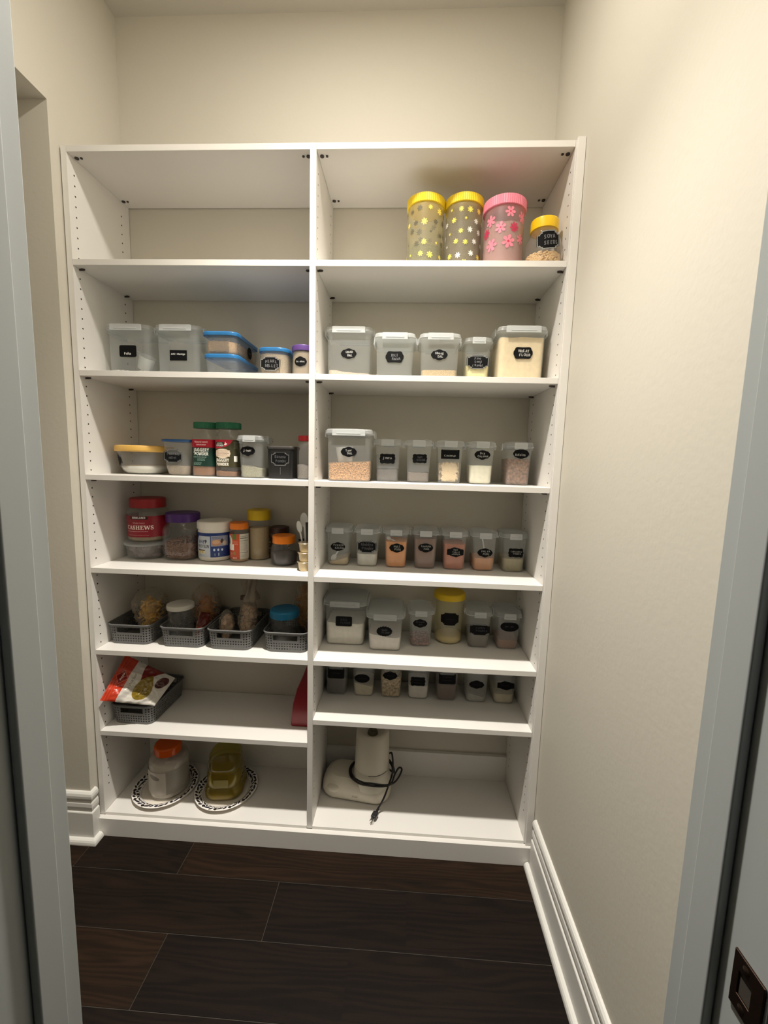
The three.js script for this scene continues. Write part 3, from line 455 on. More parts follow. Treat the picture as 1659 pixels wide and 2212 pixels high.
{
  const x = 0.7405, z = -0.064, t = thing('glass_jar', 'short clear jar with a bright yellow lid chalked SOYA SEEDS, rightmost on the top shelf', 'jar', [x, Y[2], z]);
  mesh('body', lathe([[0.0001, 0.0015], [0.049, 0.0015], [0.0548, 0.006], [0.0562, 0.016], [0.0562, 0.06], [0.053, 0.08], [0.043, 0.096], [0.04, 0.102], [0.04, 0.117]], 56), pet, t);
  mesh('lid', smoothLid(0.0432, 0.034, 0.005).translate(0, 0.112, 0), plastic(0.95, 0.6, 0.01, 0.28), t);
  sticker(t, ck('plaque', ['SOYA', 'SEEDS'], 0, 0.082, 0.076, 0.055, { R: 0.057, frame: '#d0d0cb', chalk: DIM }), m => { m.position.set(0.0, 0.066, 0.057); m.rotation.z = 0.09; });
  const bean = new THREE.SphereGeometry(0.0036, 8, 6).scale(1.12, 0.92, 1), gs = [lathe([[0.0001, 0.003], [0.046, 0.003], [0.049, 0.01], [0.049, 0.028], [0.0001, 0.034]], 40)];
  for (let i = 0; i < 900; i++) { const g = bean.clone(); g.rotateY(rnd() * 6); const a = rnd() * 6.283, top = i > 560, q = top ? 0.049 * Math.sqrt(rnd()) : 0.0508; g.translate(q * Math.sin(a), top ? 0.034 - q * 0.06 + rnd() * 0.004 : 0.008 + rnd() * 0.026, q * Math.cos(a)); gs.push(g); }
  const o = mesh('soya_beans', merge(gs), std(lin(0.74, 0.5, 0.25), 0.5)); o.position.set(x, Y[2], z); tag(o, 'round tan soya beans in the short yellow-lidded jar', 'beans', 'stuff');
}
// left bay, second shelf: blue lids and a purple lid
const blueLid = std(lin(0.035, 0.22, 0.52), 0.3, { transmission: 0.25, thickness: 0 });
function tubBox(name, label, x, y, z, w, d, h, lm, wT = w + 0.012, dT = d + 0.012, rr = 0.022) {
  const t = thing(name, label, 'food box', [x, y, z]);
  mesh('body', loft([[0.001, w - 0.012, d - 0.012, rr - 0.004], [0.003, w - 0.003, d - 0.003, rr], [0.01, w, d, rr], [h - 0.012, wT - 0.004, dT - 0.004, rr + 0.002], [h - 0.009, wT, dT, rr + 0.003]], { top: false }), clear, t);
  mesh('lid', loft([[h - 0.014, wT + 0.003, dT + 0.003, rr + 0.004], [h - 0.006, wT + 0.006, dT + 0.006, rr + 0.005], [h - 0.002, wT + 0.003, dT + 0.003, rr + 0.004], [h - 0.001, wT - 0.004, dT - 0.004, rr + 0.002], [h - 0.003, wT - 0.008, dT - 0.008, rr]], { bottom: false }), lm, t);
  return t;
}
const cx0 = -0.338;
tubBox('lidded_tub', 'empty low clear tub with a blue lid, lower of the stacked pair', cx0, Y[3], -0.175, 0.108, 0.215, 0.076, blueLid);
{
  const t = tubBox('lidded_tub', 'low clear tub of brown vermicelli with a blue lid, upper of the stacked pair', cx0 - 0.002, Y[3] + 0.076, -0.175, 0.11, 0.215, 0.075, blueLid);
  sticker(t, ck('oval', ['~'], 0, 0.03, 0.042, 0.042, { chalk: '#55555a' }), m => { m.position.set(0.0588, 0.033, -0.02); m.rotation.y = Math.PI / 2; });
  const gs = [loft([[0.003, 0.094, 0.199, 0.018], [0.009, 0.1, 0.205, 0.02], [0.042, 0.103, 0.208, 0.02]], { topFn: (x, z, y) => y + 0.003 * fbm(x * 40, z * 40, 2) })], bit = new THREE.CapsuleGeometry(0.0012, 0.013, 2, 5);
  for (let i = 0; i < 420; i++) { const g = bit.clone(); g.rotateZ(1.57 + (rnd() - 0.5) * 1.6); const k = i % 3; if (k === 0) { g.rotateX((rnd() - 0.5) * 0.4); g.translate((rnd() - 0.5) * 0.058, 0.009 + rnd() * 0.034, 0.104); } else if (k === 1) { g.rotateY(1.57); g.translate(0.0515, 0.009 + rnd() * 0.033, (rnd() - 0.5) * 0.15); } else { g.rotateX(1.57); g.rotateY(rnd() * 3); g.translate((rnd() - 0.5) * 0.074, 0.044, (rnd() - 0.5) * 0.172); } gs.push(g); }
  const o = mesh('vermicelli', merge(gs), food('fine', 0.74, 0.45, 0.21)); o.position.set(cx0 - 0.002, Y[3] + 0.076, -0.175); tag(o, 'short brown vermicelli strands in the upper blue-lidded tub', 'noodles', 'stuff');
}
{
  const t = tubBox('lidded_tub', 'clear blue-lidded tub of tan grain with a white-framed plaque, by the stacked pair', -0.152, Y[3], -0.115, 0.098, 0.112, 0.099, blueLid, 0.105, 0.12, 0.034);
  sticker(t, ck('plaque', ['PEARL', 'MILLET'], 0, 0.043, 0.071, 0.048, { frame: '#b5b5b0', chalk: '#6a6a6c' }), m => { m.position.set(-0.006, 0.043, 0.0592); m.rotation.x = -0.045; });
  const o = mesh('pearl_millet', loft([[0.003, 0.082, 0.096, 0.028], [0.01, 0.092, 0.106, 0.032], [0.077, 0.097, 0.112, 0.034]], { topFn: (x, z, y) => y + 0.002 * fbm(x * 30, z * 30, 3) }), food('fine', 0.52, 0.38, 0.22)); o.position.set(-0.152, Y[3], -0.115); tag(o, 'tan millet grain filling the tub with the white-framed plaque', 'grain', 'stuff');
}
{
  const t = thing('round_jar', 'round clear jar of tan grain with a purple lid, against the middle divider', 'jar', [-0.052, Y[3], -0.1]);
  mesh('body', jarWall(0.0385, 0.1, 0.037), clear, t); mesh('lid', smoothLid(0.0412, 0.02, 0.003).translate(0, 0.09, 0), plastic(0.12, 0.06, 0.24, 0.35), t);
  sticker(t, ck('cloud', ['Oat wheat'], 0, 0.05, 0.046, 0.034, { R: 0.0393, px: 34 }), m => { m.rotation.y = -0.08; m.position.set(0.0393 * Math.sin(-0.08), 0.053, 0.0393 * Math.cos(0.08)); });
  const o = mesh('wheat_grain', fill(0.0385, 0.089), food('fine', 0.62, 0.44, 0.25)); o.position.set(-0.052, Y[3], -0.1); tag(o, 'tan wheat grain filling the purple-lidded jar', 'grain', 'stuff');
}
// left bay, third shelf
{
  const x = -0.69, z = -0.175, t = thing('lidded_bowl', 'wide clear round bowl with a soft yellow lid, left of the blue-lidded cup', 'bowl', [x, Y[4], z]);
  mesh('body', lathe([[0.0001, 0.001], [0.058, 0.001], [0.068, 0.005], [0.077, 0.015], [0.086, 0.04], [0.0945, 0.088]], 64), clear, t);
  mesh('lid', lathe([[0.0945, 0.084], [0.1005, 0.085], [0.102, 0.09], [0.1015, 0.103], [0.0985, 0.107], [0.092, 0.1075], [0.09, 0.105], [0.0001, 0.105]], 64), std(lin(0.86, 0.52, 0.12), 0.45, { transmission: 0.15, thickness: 0 }), t);
  sticker(t, ck('plaque', ['~', '~'], 0, 0.05, 0.08, 0.055, { R: 0.09, frame: '#8a8a86', chalk: '#303033' }), m => { m.position.set(-0.07, 0.056, 0.056); m.rotation.set(0, -0.88, 0); m.rotation.order = 'YXZ'; m.rotation.x = 0.14; });
  const o = mesh('white_flour', lathe([[0.0001, 0.003], [0.057, 0.003], [0.066, 0.007], [0.0745, 0.016], [0.081, 0.03], [0.05, 0.034], [0.0001, 0.035]], 56), food('soft', 0.8, 0.75, 0.66)); o.position.set(x, Y[4], z); tag(o, 'white flour in the bottom of the yellow-lidded bowl', 'flour', 'stuff');
}
{
  const x = -0.53, z = -0.15, t = thing('lidded_cup', 'clear tapered cup with a thin blue lid chalked FOXTAIL MILLET', 'food box', [x, Y[4], z]);
  mesh('body', loft([[0.001, 0.07, 0.07, 0.02], [0.006, 0.08, 0.08, 0.022], [0.03, 0.093, 0.093, 0.026], [0.122, 0.106, 0.106, 0.03], [0.127, 0.112, 0.112, 0.032]], { top: false }), clear, t);
  mesh('lid', loft([[0.124, 0.115, 0.115, 0.034], [0.13, 0.119, 0.119, 0.035], [0.133, 0.114, 0.114, 0.033], [0.132, 0.1, 0.1, 0.03]], {}), std(lin(0.03, 0.11, 0.3), 0.35), t);
  sticker(t, ck('plaque', ['FOXTAIL', 'millet'], 0, 0.072, 0.07, 0.049, { frame: '#8a8a86', chalk: '#4e4e50', px: 40 }), m => { m.position.set(-0.008, 0.072, 0.0502); m.rotation.x = -0.065; });
  const o = mesh('foxtail_millet', loft([[0.003, 0.068, 0.068, 0.018], [0.008, 0.079, 0.079, 0.02], [0.03, 0.0895, 0.0895, 0.024], [0.036, 0.09, 0.09, 0.024]], { topFn: (a, b, y) => y + 0.003 * fbm(a * 30, b * 30, 8) }), food('fine', 0.5, 0.37, 0.25)); o.position.set(x, Y[4], z); tag(o, 'beige brown millet low in the thin blue-lidded cup', 'grain', 'stuff');
}
// printed bands wrapped on jars: draw(ctx, w, h)
const band = (r, y0, y1, arc, draw, px = 512, py = 256) => { const g = new THREE.CylinderGeometry(r, r, y1 - y0, 48, 1, true, -arc / 2, arc).translate(0, (y0 + y1) / 2, 0); return [g, std(0xffffff, 0.4, { map: canvasTex(px, py, draw) })]; };
const scrib = (c, x, y, w, n, gap, col, lw = 3) => { c.strokeStyle = col; c.lineWidth = lw; for (let i = 0; i < n; i++) { let X = x; while (X < x + w * (0.75 + 0.25 * rnd())) { const s = 5 + rnd() * 14; c.beginPath(); c.moveTo(X, y + i * gap); c.lineTo(Math.min(X + s, x + w), y + i * gap); c.stroke(); X += s + 4; } } };
const text = (c, s, x, y, px, col, font = 'bold', fam = 'sans-serif', align = 'center') => { c.font = `${font} ${px}px ${fam}`; c.fillStyle = col; c.textAlign = align; c.fillText(s, x, y); };
function sqBand(w, d, r, y0, y1, draw, px = 1024, py = 256) {           // a printed sleeve round a rounded-square jar, front centre in the middle of the print
  const n = 96, pos = [], uv = [], idx = [], pts = ring(w, d, r, n);
  for (let i = 0; i <= n; i++) for (const [y, v] of [[y0, 0], [y1, 1]]) { const [x, z] = pts[i % n]; pos.push(x, y, z); uv.push(i / n + 0.5, v); }
  for (let i = 0; i < n; i++) { const a = i * 2; idx.push(a, a + 2, a + 3, a, a + 3, a + 1); }
  const g = new THREE.BufferGeometry(); g.setAttribute('position', new THREE.Float32BufferAttribute(pos, 3)); g.setAttribute('uv', new THREE.Float32BufferAttribute(uv, 2)); g.setIndex(idx); g.computeVertexNormals();
  const t = canvasTex(px, py, draw); t.wrapS = THREE.RepeatWrapping; return [g, std(0xffffff, 0.4, { map: t })];
}
function jaggery(x, z, label, draw, fillH, contLabel, w = 0.086) {
  const t = thing('spice_jar', label, 'jar', [x, Y[4], z]), r = 0.024;
  mesh('body', loft([[0.001, w - 0.012, w - 0.012, r - 0.003], [0.004, w - 0.002, w - 0.002, r], [0.01, w, w, r], [0.138, w, w, r], [0.15, w * 0.97, w * 0.97, r + 0.004], [0.162, w * 0.86, w * 0.86, w * 0.36], [0.171, w * 0.8, w * 0.8, w * 0.399], [0.182, w * 0.8, w * 0.8, w * 0.399]], { top: false }), pet, t);
  mesh('lid', ridgedLid(0.0425, 0.022, 70).translate(0, 0.176, 0), plastic(0.01, 0.13, 0.06, 0.4), t);
  mesh('printed_sleeve', ...sqBand(w + 0.0012, w + 0.0012, r + 0.0005, 0.037, 0.135, draw), t);
  const o = mesh('jaggery_powder', loft([[0.003, w - 0.016, w - 0.016, r - 0.004], [0.01, w - 0.004, w - 0.004, r - 0.002], [fillH, w - 0.004, w - 0.004, r - 0.002]], { topFn: (a, b, y) => y + 0.004 * fbm(a * 30, b * 30, x * 9) }), food('soft', 0.3, 0.15, 0.08)); o.position.set(x, Y[4], z); tag(o, contLabel, 'sugar', 'stuff');
}
jaggery(-0.43, -0.142, 'clear green-lidded jar with a red and dark green sleeve printed JAGGERY POWDER', (c, w, h) => {
  c.fillStyle = '#0d3026'; c.fillRect(0, 0, w, h); c.fillStyle = '#b3122c'; c.fillRect(0, 0, w, h * 0.3);
  const m = w / 2; text(c, 'Natural sweet', m, 32, 24, '#f0d8d8'); text(c, 'sweetener', m, 58, 24, '#f0d8d8');
  text(c, 'JAGGERY', m, 116, 46, '#f4f2ea'); text(c, 'POWDER', m, 152, 42, '#f4f2ea'); scrib(c, m - 100, 168, 200, 1, 8, '#c9d4cc', 4); scrib(c, m - 50, 184, 110, 3, 9, '#9fb3a8', 3); scrib(c, m - 100, 220, 100, 3, 10, '#9fb3a8', 3);
}, 0.06, 'brown jaggery powder in the jar with the dark green sleeve');
jaggery(-0.339, -0.13, 'clear green-lidded jar with a red and olive sleeve printed JAGGERY POWDER', (c, w, h) => {
  c.fillStyle = '#3a3722'; c.fillRect(0, 0, w, h); const m = w / 2 - 20;
  c.fillStyle = '#c0203a'; c.beginPath(); c.moveTo(m - 130, 0); c.lineTo(m + 130, 0); c.quadraticCurveTo(m + 90, 78, m - 130, 84); c.fill();
  c.fillStyle = '#23201a'; c.fillRect(m - 96, 22, 110, 44); text(c, 'NATURES', m - 42, 40, 18, '#eadfd0'); text(c, 'KITCHEN', m - 42, 62, 24, '#ffffff');
  c.fillStyle = '#fff'; c.beginPath(); c.ellipse(m + 38, 42, 20, 8, -0.3, 0, 7); c.fill(); c.beginPath(); c.moveTo(m + 26, 42); c.lineTo(m + 34, 18); c.lineTo(m + 46, 40); c.fill();
  c.fillStyle = '#d9c7b2'; c.beginPath(); c.ellipse(m - 6, 128, 104, 44, 0, 0, 7); c.fill(); c.fillRect(m - 100, 98, 190, 60); scrib(c, m - 88, 104, 170, 5, 12, '#7a5a48', 4);
  text(c, 'JAGGERY', m - 10, 206, 42, '#f2ede0'); text(c, 'POWDER', m - 10, 244, 40, '#f2ede0'); scrib(c, m + 140, 20, 80, 6, 12, '#9c9a80', 3); c.fillStyle = '#e8e6df'; c.fillRect(m + 140, 150, 50, 54);
}, 0.022, 'dark remains of jaggery powder in the jar with the olive sleeve', 0.082);
{
  const x = -0.133, z = -0.132, t = thing('storage_canister', 'opaque black square canister with a white-outlined chalk plaque', 'canister', [x, Y[4], z]);
  const blk = plastic(0.008, 0.008, 0.009, 0.35);
  mesh('body', loft([[0.0005, 0.088, 0.088, 0.01], [0.003, 0.092, 0.092, 0.012], [0.108, 0.096, 0.096, 0.013]], { top: false }), blk, t);
  mesh('lid', loft([[0.107, 0.098, 0.098, 0.014], [0.109, 0.102, 0.102, 0.015], [0.115, 0.102, 0.102, 0.015], [0.117, 0.097, 0.097, 0.013]], {}), plastic(0.045, 0.04, 0.038, 0.5), t);
  sticker(t, ck('plaque', ['Banana', 'Powder'], 0, 0.072, 0.068, 0.05, { frame: '#8f8f8c', chalk: '#4a4a4c' }), m => { m.position.set(0, 0.072, 0.0482); m.rotation.x = -0.02; });
  mesh('grey_line', box(-0.0004, 0.0004, 0.016, 0.042, 0.0466, 0.0471), plastic(0.2, 0.2, 0.2), t);
}
{
  const x = -0.045, z = -0.115, t = thing('round_jar', 'small clear red-lidded jar half hidden behind the middle divider', 'jar', [x, Y[4], z]);
  mesh('body', jarWall(0.0335, 0.14, 0.025), pet, t); mesh('lid', smoothLid(0.029, 0.02, 0.003).translate(0, 0.137, 0), plastic(0.55, 0.02, 0.03, 0.35), t);
  const o = mesh('coarse_salt', fill(0.0335, 0.052, 0.006), food('flake', 0.38, 0.33, 0.29)); o.position.set(x, Y[4], z); tag(o, 'greyish crystals in the small red-lidded jar', 'salt', 'stuff');
}
// left bay, fourth shelf
{
  const x = -0.706, z = -0.2, t = thing('round_tub', 'round dark clear tub under the red-lidded cashew jar', 'food box', [x, Y[5], z]);
  mesh('body', lathe([[0.0001, 0.001], [0.062, 0.001], [0.07, 0.004], [0.076, 0.012], [0.083, 0.06]], 56), clear, t); mesh('lid', lathe([[0.082, 0.056], [0.0875, 0.057], [0.088, 0.066], [0.085, 0.07], [0.0001, 0.0705]], 56), frost, t);
  const gs = []; for (let i = 0; i < 46; i++) { const a = i * 2.4, q = i < 34 ? 0.066 : 0.04, g = new THREE.SphereGeometry(0.0115, 10, 7).scale(1.3, 0.8, 0.85); g.rotateY(rnd() * 6); g.rotateZ((rnd() - 0.5) * 1.2); g.translate((q - 0.008 + (i % 3) * 0.004) * Math.sin(a), 0.013 + (i % 3) * 0.015 + rnd() * 0.006, (q - 0.008 + (i % 3) * 0.004) * Math.cos(a)); gs.push(g); }
  const o = mesh('dates', merge([...gs, lathe([[0.0001, 0.004], [0.055, 0.004], [0.062, 0.05], [0.0001, 0.052]], 40)]), std(lin(0.10, 0.06, 0.045), 0.4)); o.position.set(x, Y[5], z); tag(o, 'dark brown dates packed in the round tub', 'dates', 'stuff');
  const y = Y[5] + 0.0708, j = thing('nut_jar', 'big red-lidded jar with a red band printed CASHEWS, standing on the round tub', 'jar', [x + 0.002, y, z]);
  mesh('body', jarWall(0.0745, 0.135, 0.06, 0.01), pet, j); mesh('lid', smoothLid(0.065, 0.038, 0.004).translate(0, 0.13, 0), plastic(0.30, 0.008, 0.012, 0.4), j);
  mesh('printed_band', ...band(0.0752, 0.02, 0.102, 4.2, (c, w, h) => {
    c.fillStyle = '#861222'; c.fillRect(0, 0, w, h); const m = w * 0.52; c.fillStyle = '#1c0c10'; c.fillRect(m - 110, 4, 220, 36); text(c, 'KIRKLAND', m, 32, 34, '#f2eee6');
    text(c, 'Whole Fancy', m, 92, 24, '#e0b9b0', 'normal', 'serif'); text(c, 'CASHEWS', m, 162, 68, '#f6eee2', 'bold', 'serif'); scrib(c, m - 170, 186, 340, 1, 8, '#e5cfc4', 5); scrib(c, m - 150, 232, 320, 1, 8, '#c79a92', 4);
  }, 1024, 256), j);
  const o2 = mesh('cashew_pieces', fill(0.0745, 0.06, 0.006, 0.01), food('flake', 0.52, 0.38, 0.2)); o2.position.set(x + 0.002, y, z); tag(o2, 'tan cashew pieces showing under the red CASHEWS band', 'nuts', 'stuff');
}
{
  const x = -0.562, z = -0.2, w = 0.128, t = thing('nut_jar', 'clear rounded-square jar of almonds with a purple lid', 'jar', [x, Y[5], z]);
  mesh('body', loft([[0.001, w - 0.03, w - 0.03, 0.03], [0.004, w - 0.014, w - 0.014, 0.034], [0.014, w - 0.004, w - 0.004, 0.036], [0.03, w, w, 0.036], [0.118, w, w, 0.036], [0.13, w * 0.97, w * 0.97, 0.042], [0.142, 0.115, 0.115, 0.055], [0.155, 0.113, 0.113, 0.0564]], { top: false }), pet, t);
  mesh('lid', smoothLid(0.0635, 0.036, 0.005).translate(0, 0.149, 0), plastic(0.06, 0.015, 0.14, 0.4), t);
  mesh('side_label', box(w / 2 + 0.0004, w / 2 + 0.001, 0.045, 0.118, -0.045, 0.02), plastic(0.09, 0.03, 0.03), t);
  const al = new THREE.SphereGeometry(1, 9, 7).scale(0.0055, 0.0036, 0.0105), p = al.attributes.position; for (let i = 0; i < p.count; i++) { const k = 1 - 0.35 * (p.getZ(i) / 0.0105 + 1) / 2; p.setX(i, p.getX(i) * k); }
  const gs = [loft([[0.004, 0.09, 0.09, 0.028], [0.012, 0.1, 0.1, 0.03], [0.07, 0.104, 0.104, 0.03]], {})];
  for (let i = 0; i < 330; i++) { const g = al.clone(); g.rotateX((rnd() - 0.5) * 2); g.rotateY(rnd() * 6.28); const k = i % 4, y = 0.0135 + rnd() * 0.054, e = 0.0515 - Math.max(0, 0.02 - y) * 0.4, u = (rnd() - 0.5) * 0.072; if (k < 2) g.translate(u, y, e); else if (k === 2) g.translate(rnd() < 0.6 ? e : -e, y, u); else g.translate(u, 0.073 + rnd() * 0.006 + u * 0.06, (rnd() - 0.5) * 0.1); gs.push(g); }
  const o = mesh('almonds', merge(gs), std(lin(0.16, 0.065, 0.03), 0.5)); o.position.set(x, Y[5], z); tag(o, 'brown almonds half filling the purple-lidded jar', 'nuts', 'stuff');
}
{
  const x = -0.434, z = -0.205, t = thing('powder_tub', 'squat white screw-top tub with a blue and silver printed PROTEIN label', 'tub', [x, Y[5], z]), wh = plastic(0.80, 0.76, 0.68, 0.35);
  mesh('body', lathe([[0.0001, 0.0005], [0.052, 0.0005], [0.059, 0.003], [0.0635, 0.01], [0.0645, 0.02], [0.0645, 0.112], [0.0635, 0.119], [0.0625, 0.122], [0.0635, 0.127]], 64), wh, t);
  mesh('lid', lathe([[0.0645, 0.126], [0.0665, 0.127], [0.0665, 0.152], [0.0655, 0.1555], [0.062, 0.157], [0.058, 0.157], [0.057, 0.1545], [0.0001, 0.1545]], 64), wh, t);
  mesh('printed_label', ...band(0.0652, 0.019, 0.114, 4.6, (c, w, h) => {
    c.fillStyle = '#12306e'; c.fillRect(0, 0, w, h); const a = w * 0.30, b = w * 0.53; c.fillStyle = '#b9bfc6'; c.beginPath(); c.moveTo(a + 60, 34); c.lineTo(b, 34); c.lineTo(b, h); c.lineTo(a, h); c.lineTo(a, 150); c.quadraticCurveTo(a + 4, 60, a + 60, 34); c.fill();
    text(c, 'WHEY', a + 44, 112, 50, '#1f3a66', 'bold italic', 'sans-serif', 'left'); text(c, 'PROTEIN', a + 22, 158, 46, '#23262c', 'bold italic', 'sans-serif', 'left'); c.fillStyle = '#3a4450'; c.beginPath(); c.arc(a + 175, 86, 15, 0, 7); c.fill();
    c.fillStyle = '#d8c88a'; c.fillRect(a + 40, 178, 120, 40); c.fillStyle = '#4a3a22'; c.fillRect(a + 40, 178, 120, 12); text(c, '5  1  10', a + 100, 212, 22, '#4a3a22'); scrib(c, a + 50, 230, 110, 2, 9, '#8a8f98', 3); c.fillStyle = '#cbb98a'; c.beginPath(); c.moveTo(a, 170); c.quadraticCurveTo(a + 34, 220, a + 20, 256); c.lineTo(a, 256); c.fill();
    c.fillStyle = '#8f93a6'; c.fillRect(b + 10, 30, 230, 110); scrib(c, b + 24, 42, 150, 3, 9, '#4a5272', 4); c.fillStyle = '#b98a6a'; c.beginPath(); c.ellipse(b + 80, 102, 66, 34, 0, 0, 7); c.fill(); c.fillStyle = '#d0a684'; c.beginPath(); c.ellipse(b + 74, 96, 48, 22, 0, 0, 7); c.fill(); c.fillStyle = '#3c2a24'; c.beginPath(); c.ellipse(b + 150, 84, 20, 24, 0.4, 0, 7); c.fill(); c.fillStyle = '#c9b5a0'; c.beginPath(); c.ellipse(b + 186, 108, 30, 24, 0, 0, 7); c.fill();
    c.fillStyle = '#c9d6ea'; for (const k of [0, 1, 2]) { c.beginPath(); c.arc(b + 50 + k * 50, 178, 13, 0, 7); c.fill(); } scrib(c, b + 40, 160, 110, 1, 8, '#6f86b8', 3); c.fillRect(b + 54, 214, 5, 28); c.fillRect(b + 100, 210, 10, 32);
  }, 1024, 256), t);
}
{
  const x = -0.328, z = -0.185, t = thing('spice_jar', 'small orange-lidded spice jar with an orange and white printed wrap', 'jar', [x, Y[5], z]);
  mesh('body', jarWall(0.0355, 0.134, 0.031), pet, t); mesh('lid', smoothLid(0.0352, 0.026, 0.003).translate(0, 0.128, 0), plastic(0.80, 0.20, 0.015, 0.35), t);
  mesh('printed_wrap', ...band(0.0361, 0.013, 0.112, 4.4, (c, w, h) => {
    c.fillStyle = '#c8502c'; c.fillRect(0, 0, w, h); const m = w / 2; c.fillStyle = '#cfcabb'; c.fillRect(m + 48, 0, w, h); scrib(c, m + 58, 24, 90, 2, 16, '#4f5246', 4); c.strokeStyle = '#4f5246'; c.lineWidth = 4; for (const y of [44, 68, 190]) { c.beginPath(); c.moveTo(m + 54, y); c.lineTo(m + 170, y); c.stroke(); } scrib(c, m + 58, 86, 100, 8, 12, '#8a897c', 3); scrib(c, m + 58, 206, 80, 3, 12, '#8a897c', 3);
    c.fillStyle = '#5f7a3a'; c.fillRect(m - 44, 0, 54, 56); c.fillStyle = '#e9e4d6'; c.beginPath(); c.ellipse(m - 100, 80, 52, 64, 0, 0, 7); c.fill(); c.fillStyle = '#5f6b4a'; c.beginPath(); c.ellipse(m - 122, 84, 34, 46, 0, 0, 7); c.fill(); c.fillStyle = '#efe9dc'; c.fillRect(m - 120, 104, 96, 60); scrib(c, m - 30, 78, 56, 3, 12, '#e8b49c', 4); c.fillStyle = '#a07a3a'; c.beginPath(); c.arc(m - 22, 196, 20, 0, 7); c.fill(); scrib(c, m - 90, 188, 40, 4, 14, '#f0d6c6', 4); scrib(c, m - 44, 238, 60, 2, 10, '#f4e2d6', 5);
  }, 512, 256), t);
  const o = mesh('spice_powder', fill(0.0355, 0.09), food('soft', 0.56, 0.38, 0.22)); o.position.set(x, Y[5], z); tag(o, 'tan powder inside the orange-wrapped spice jar', 'powder', 'stuff');
}
{
  const x = -0.266, z = -0.235, t = thing('round_jar', 'tall clear jar of tan powder with a yellow lid, behind the orange-lidded ones', 'jar', [x, Y[5], z]);
  mesh('body', jarWall(0.0415, 0.165, 0.04), pet, t); mesh('lid', smoothLid(0.046, 0.042, 0.005).translate(0, 0.16, 0), plastic(0.62, 0.42, 0.008, 0.4), t);
  const o = mesh('tan_powder', fill(0.0415, 0.13), food('soft', 0.45, 0.34, 0.18)); o.position.set(x, Y[5], z); tag(o, 'tan powder filling the tall yellow-lidded jar', 'powder', 'stuff');
}
{
  const x = -0.187, z = -0.255, t = thing('round_jar', 'dark brown-lidded jar standing behind the orange-lidded jar', 'jar', [x, Y[5], z]);
  mesh('body', jarWall(0.0395, 0.108, 0.034), std(lin(0.16, 0.1, 0.07), 0.12, { transmission: 0.3, thickness: 0 }), t); mesh('lid', smoothLid(0.0375, 0.028, 0.004).translate(0, 0.104, 0), plastic(0.045, 0.018, 0.014, 0.4), t);
  mesh('printed_label', ...band(0.0402, 0.02, 0.09, 3.8, (c, w, h) => { c.fillStyle = '#15130f'; c.fillRect(0, 0, w, h); for (let i = 0; i < 5; i++) { c.fillStyle = '#cfc8b4'; c.fillRect(16 + (i % 2) * 14, 16 + i * 46, 40, 26); c.fillRect(200 + (i % 2) * 14, 16 + i * 46, 46, 22); } }, 256, 256), t);
}
{
  const x = -0.143, z = -0.165, t = thing('round_jar', 'short wide clear jar of dark powder with an orange lid', 'jar', [x, Y[5], z]);
  mesh('body', lathe([[0.0001, 0.001], [0.042, 0.001], [0.049, 0.005], [0.0505, 0.014], [0.0505, 0.05], [0.047, 0.07], [0.0415, 0.08], [0.04, 0.084], [0.04, 0.092]], 56), pet, t); mesh('lid', smoothLid(0.0435, 0.031, 0.005).translate(0, 0.083, 0), plastic(0.80, 0.21, 0.01, 0.3), t);
  const o = mesh('dark_tea', lathe([[0.0001, 0.003], [0.041, 0.003], [0.0475, 0.008], [0.0485, 0.045], [0.03, 0.05], [0.0001, 0.051]], 48), food('fine', 0.075, 0.055, 0.045)); o.position.set(x, Y[5], z); tag(o, 'dark brown grounds in the short orange-lidded jar', 'powder', 'stuff');
}
// three little dessert cups and the spoons behind them
{
  const names = ['bottom', 'middle', 'top'], lidG = lathe([[0.0001, 0], [0.022, 0.0002], [0.0245, 0.0008], [0.0255, 0], [0.0258, 0.0012], [0.0235, 0.0024], [0.0001, 0.0018]], 40), cupG = lathe([[0.0001, 0.0008], [0.0165, 0.0008], [0.0182, 0.003], [0.0215, 0.029], [0.0245, 0.031], [0.0248, 0.0322]], 40);
  const pearl = std(lin(0.78, 0.62, 0.36), 0.35, { transmission: 0.15, thickness: 0 }), foil = std(lin(0.7, 0.6, 0.42), 0.25, { metalness: 0.8 });
  for (let i = 0; i < 3; i++) { const t = thing('dessert_cup', `small cream cup with a foil lid, ${names[i]} of the stack of three by the divider`, 'cup', [-0.043 + i * 0.001, Y[5] + i * 0.0348, -0.078 - i * 0.002], i * 1.3); mesh('cup', cupG, pearl, t); mesh('foil_lid', lidG.clone().translate(0, 0.0322, 0), foil, t); }
  const k = thing('spoon_holder', 'dark cup holding spoons behind the stack of small cups', 'cup', [-0.05, Y[5], -0.15]);
  mesh('cup', lathe([[0.0001, 0.0005], [0.03, 0.0005], [0.033, 0.1], [0.0315, 0.1], [0.0285, 0.003], [0.0001, 0.003]], 40), plastic(0.05, 0.04, 0.035, 0.4), k);
  spoon('white plastic spoon with its bowl highest, behind the stacked cups', [-0.052, Y[5] + 0.06, -0.145], [0.02, 0.2, 0.06], 0.145, spoonMat, 1.1);
  spoon('white plastic spoon leaning left of the taller one, behind the stacked cups', [-0.057, Y[5] + 0.055, -0.135], [0.02, -0.2, 0.2], 0.12, spoonMat, 0.85);
  spoon('black-handled spoon standing head down behind the stacked cups', [-0.046, Y[5] + 0.17, -0.135], [0, 0, Math.PI + 0.04], 0.13, plastic(0.01, 0.01, 0.01, 0.3), 1.6);
  spoon('crimson spoon right beside the divider behind the stacked cups', [-0.032, Y[5] + 0.03, -0.13], [0, 0, -0.02], 0.125, plastic(0.32, 0.01, 0.08, 0.3), 0.8);
}
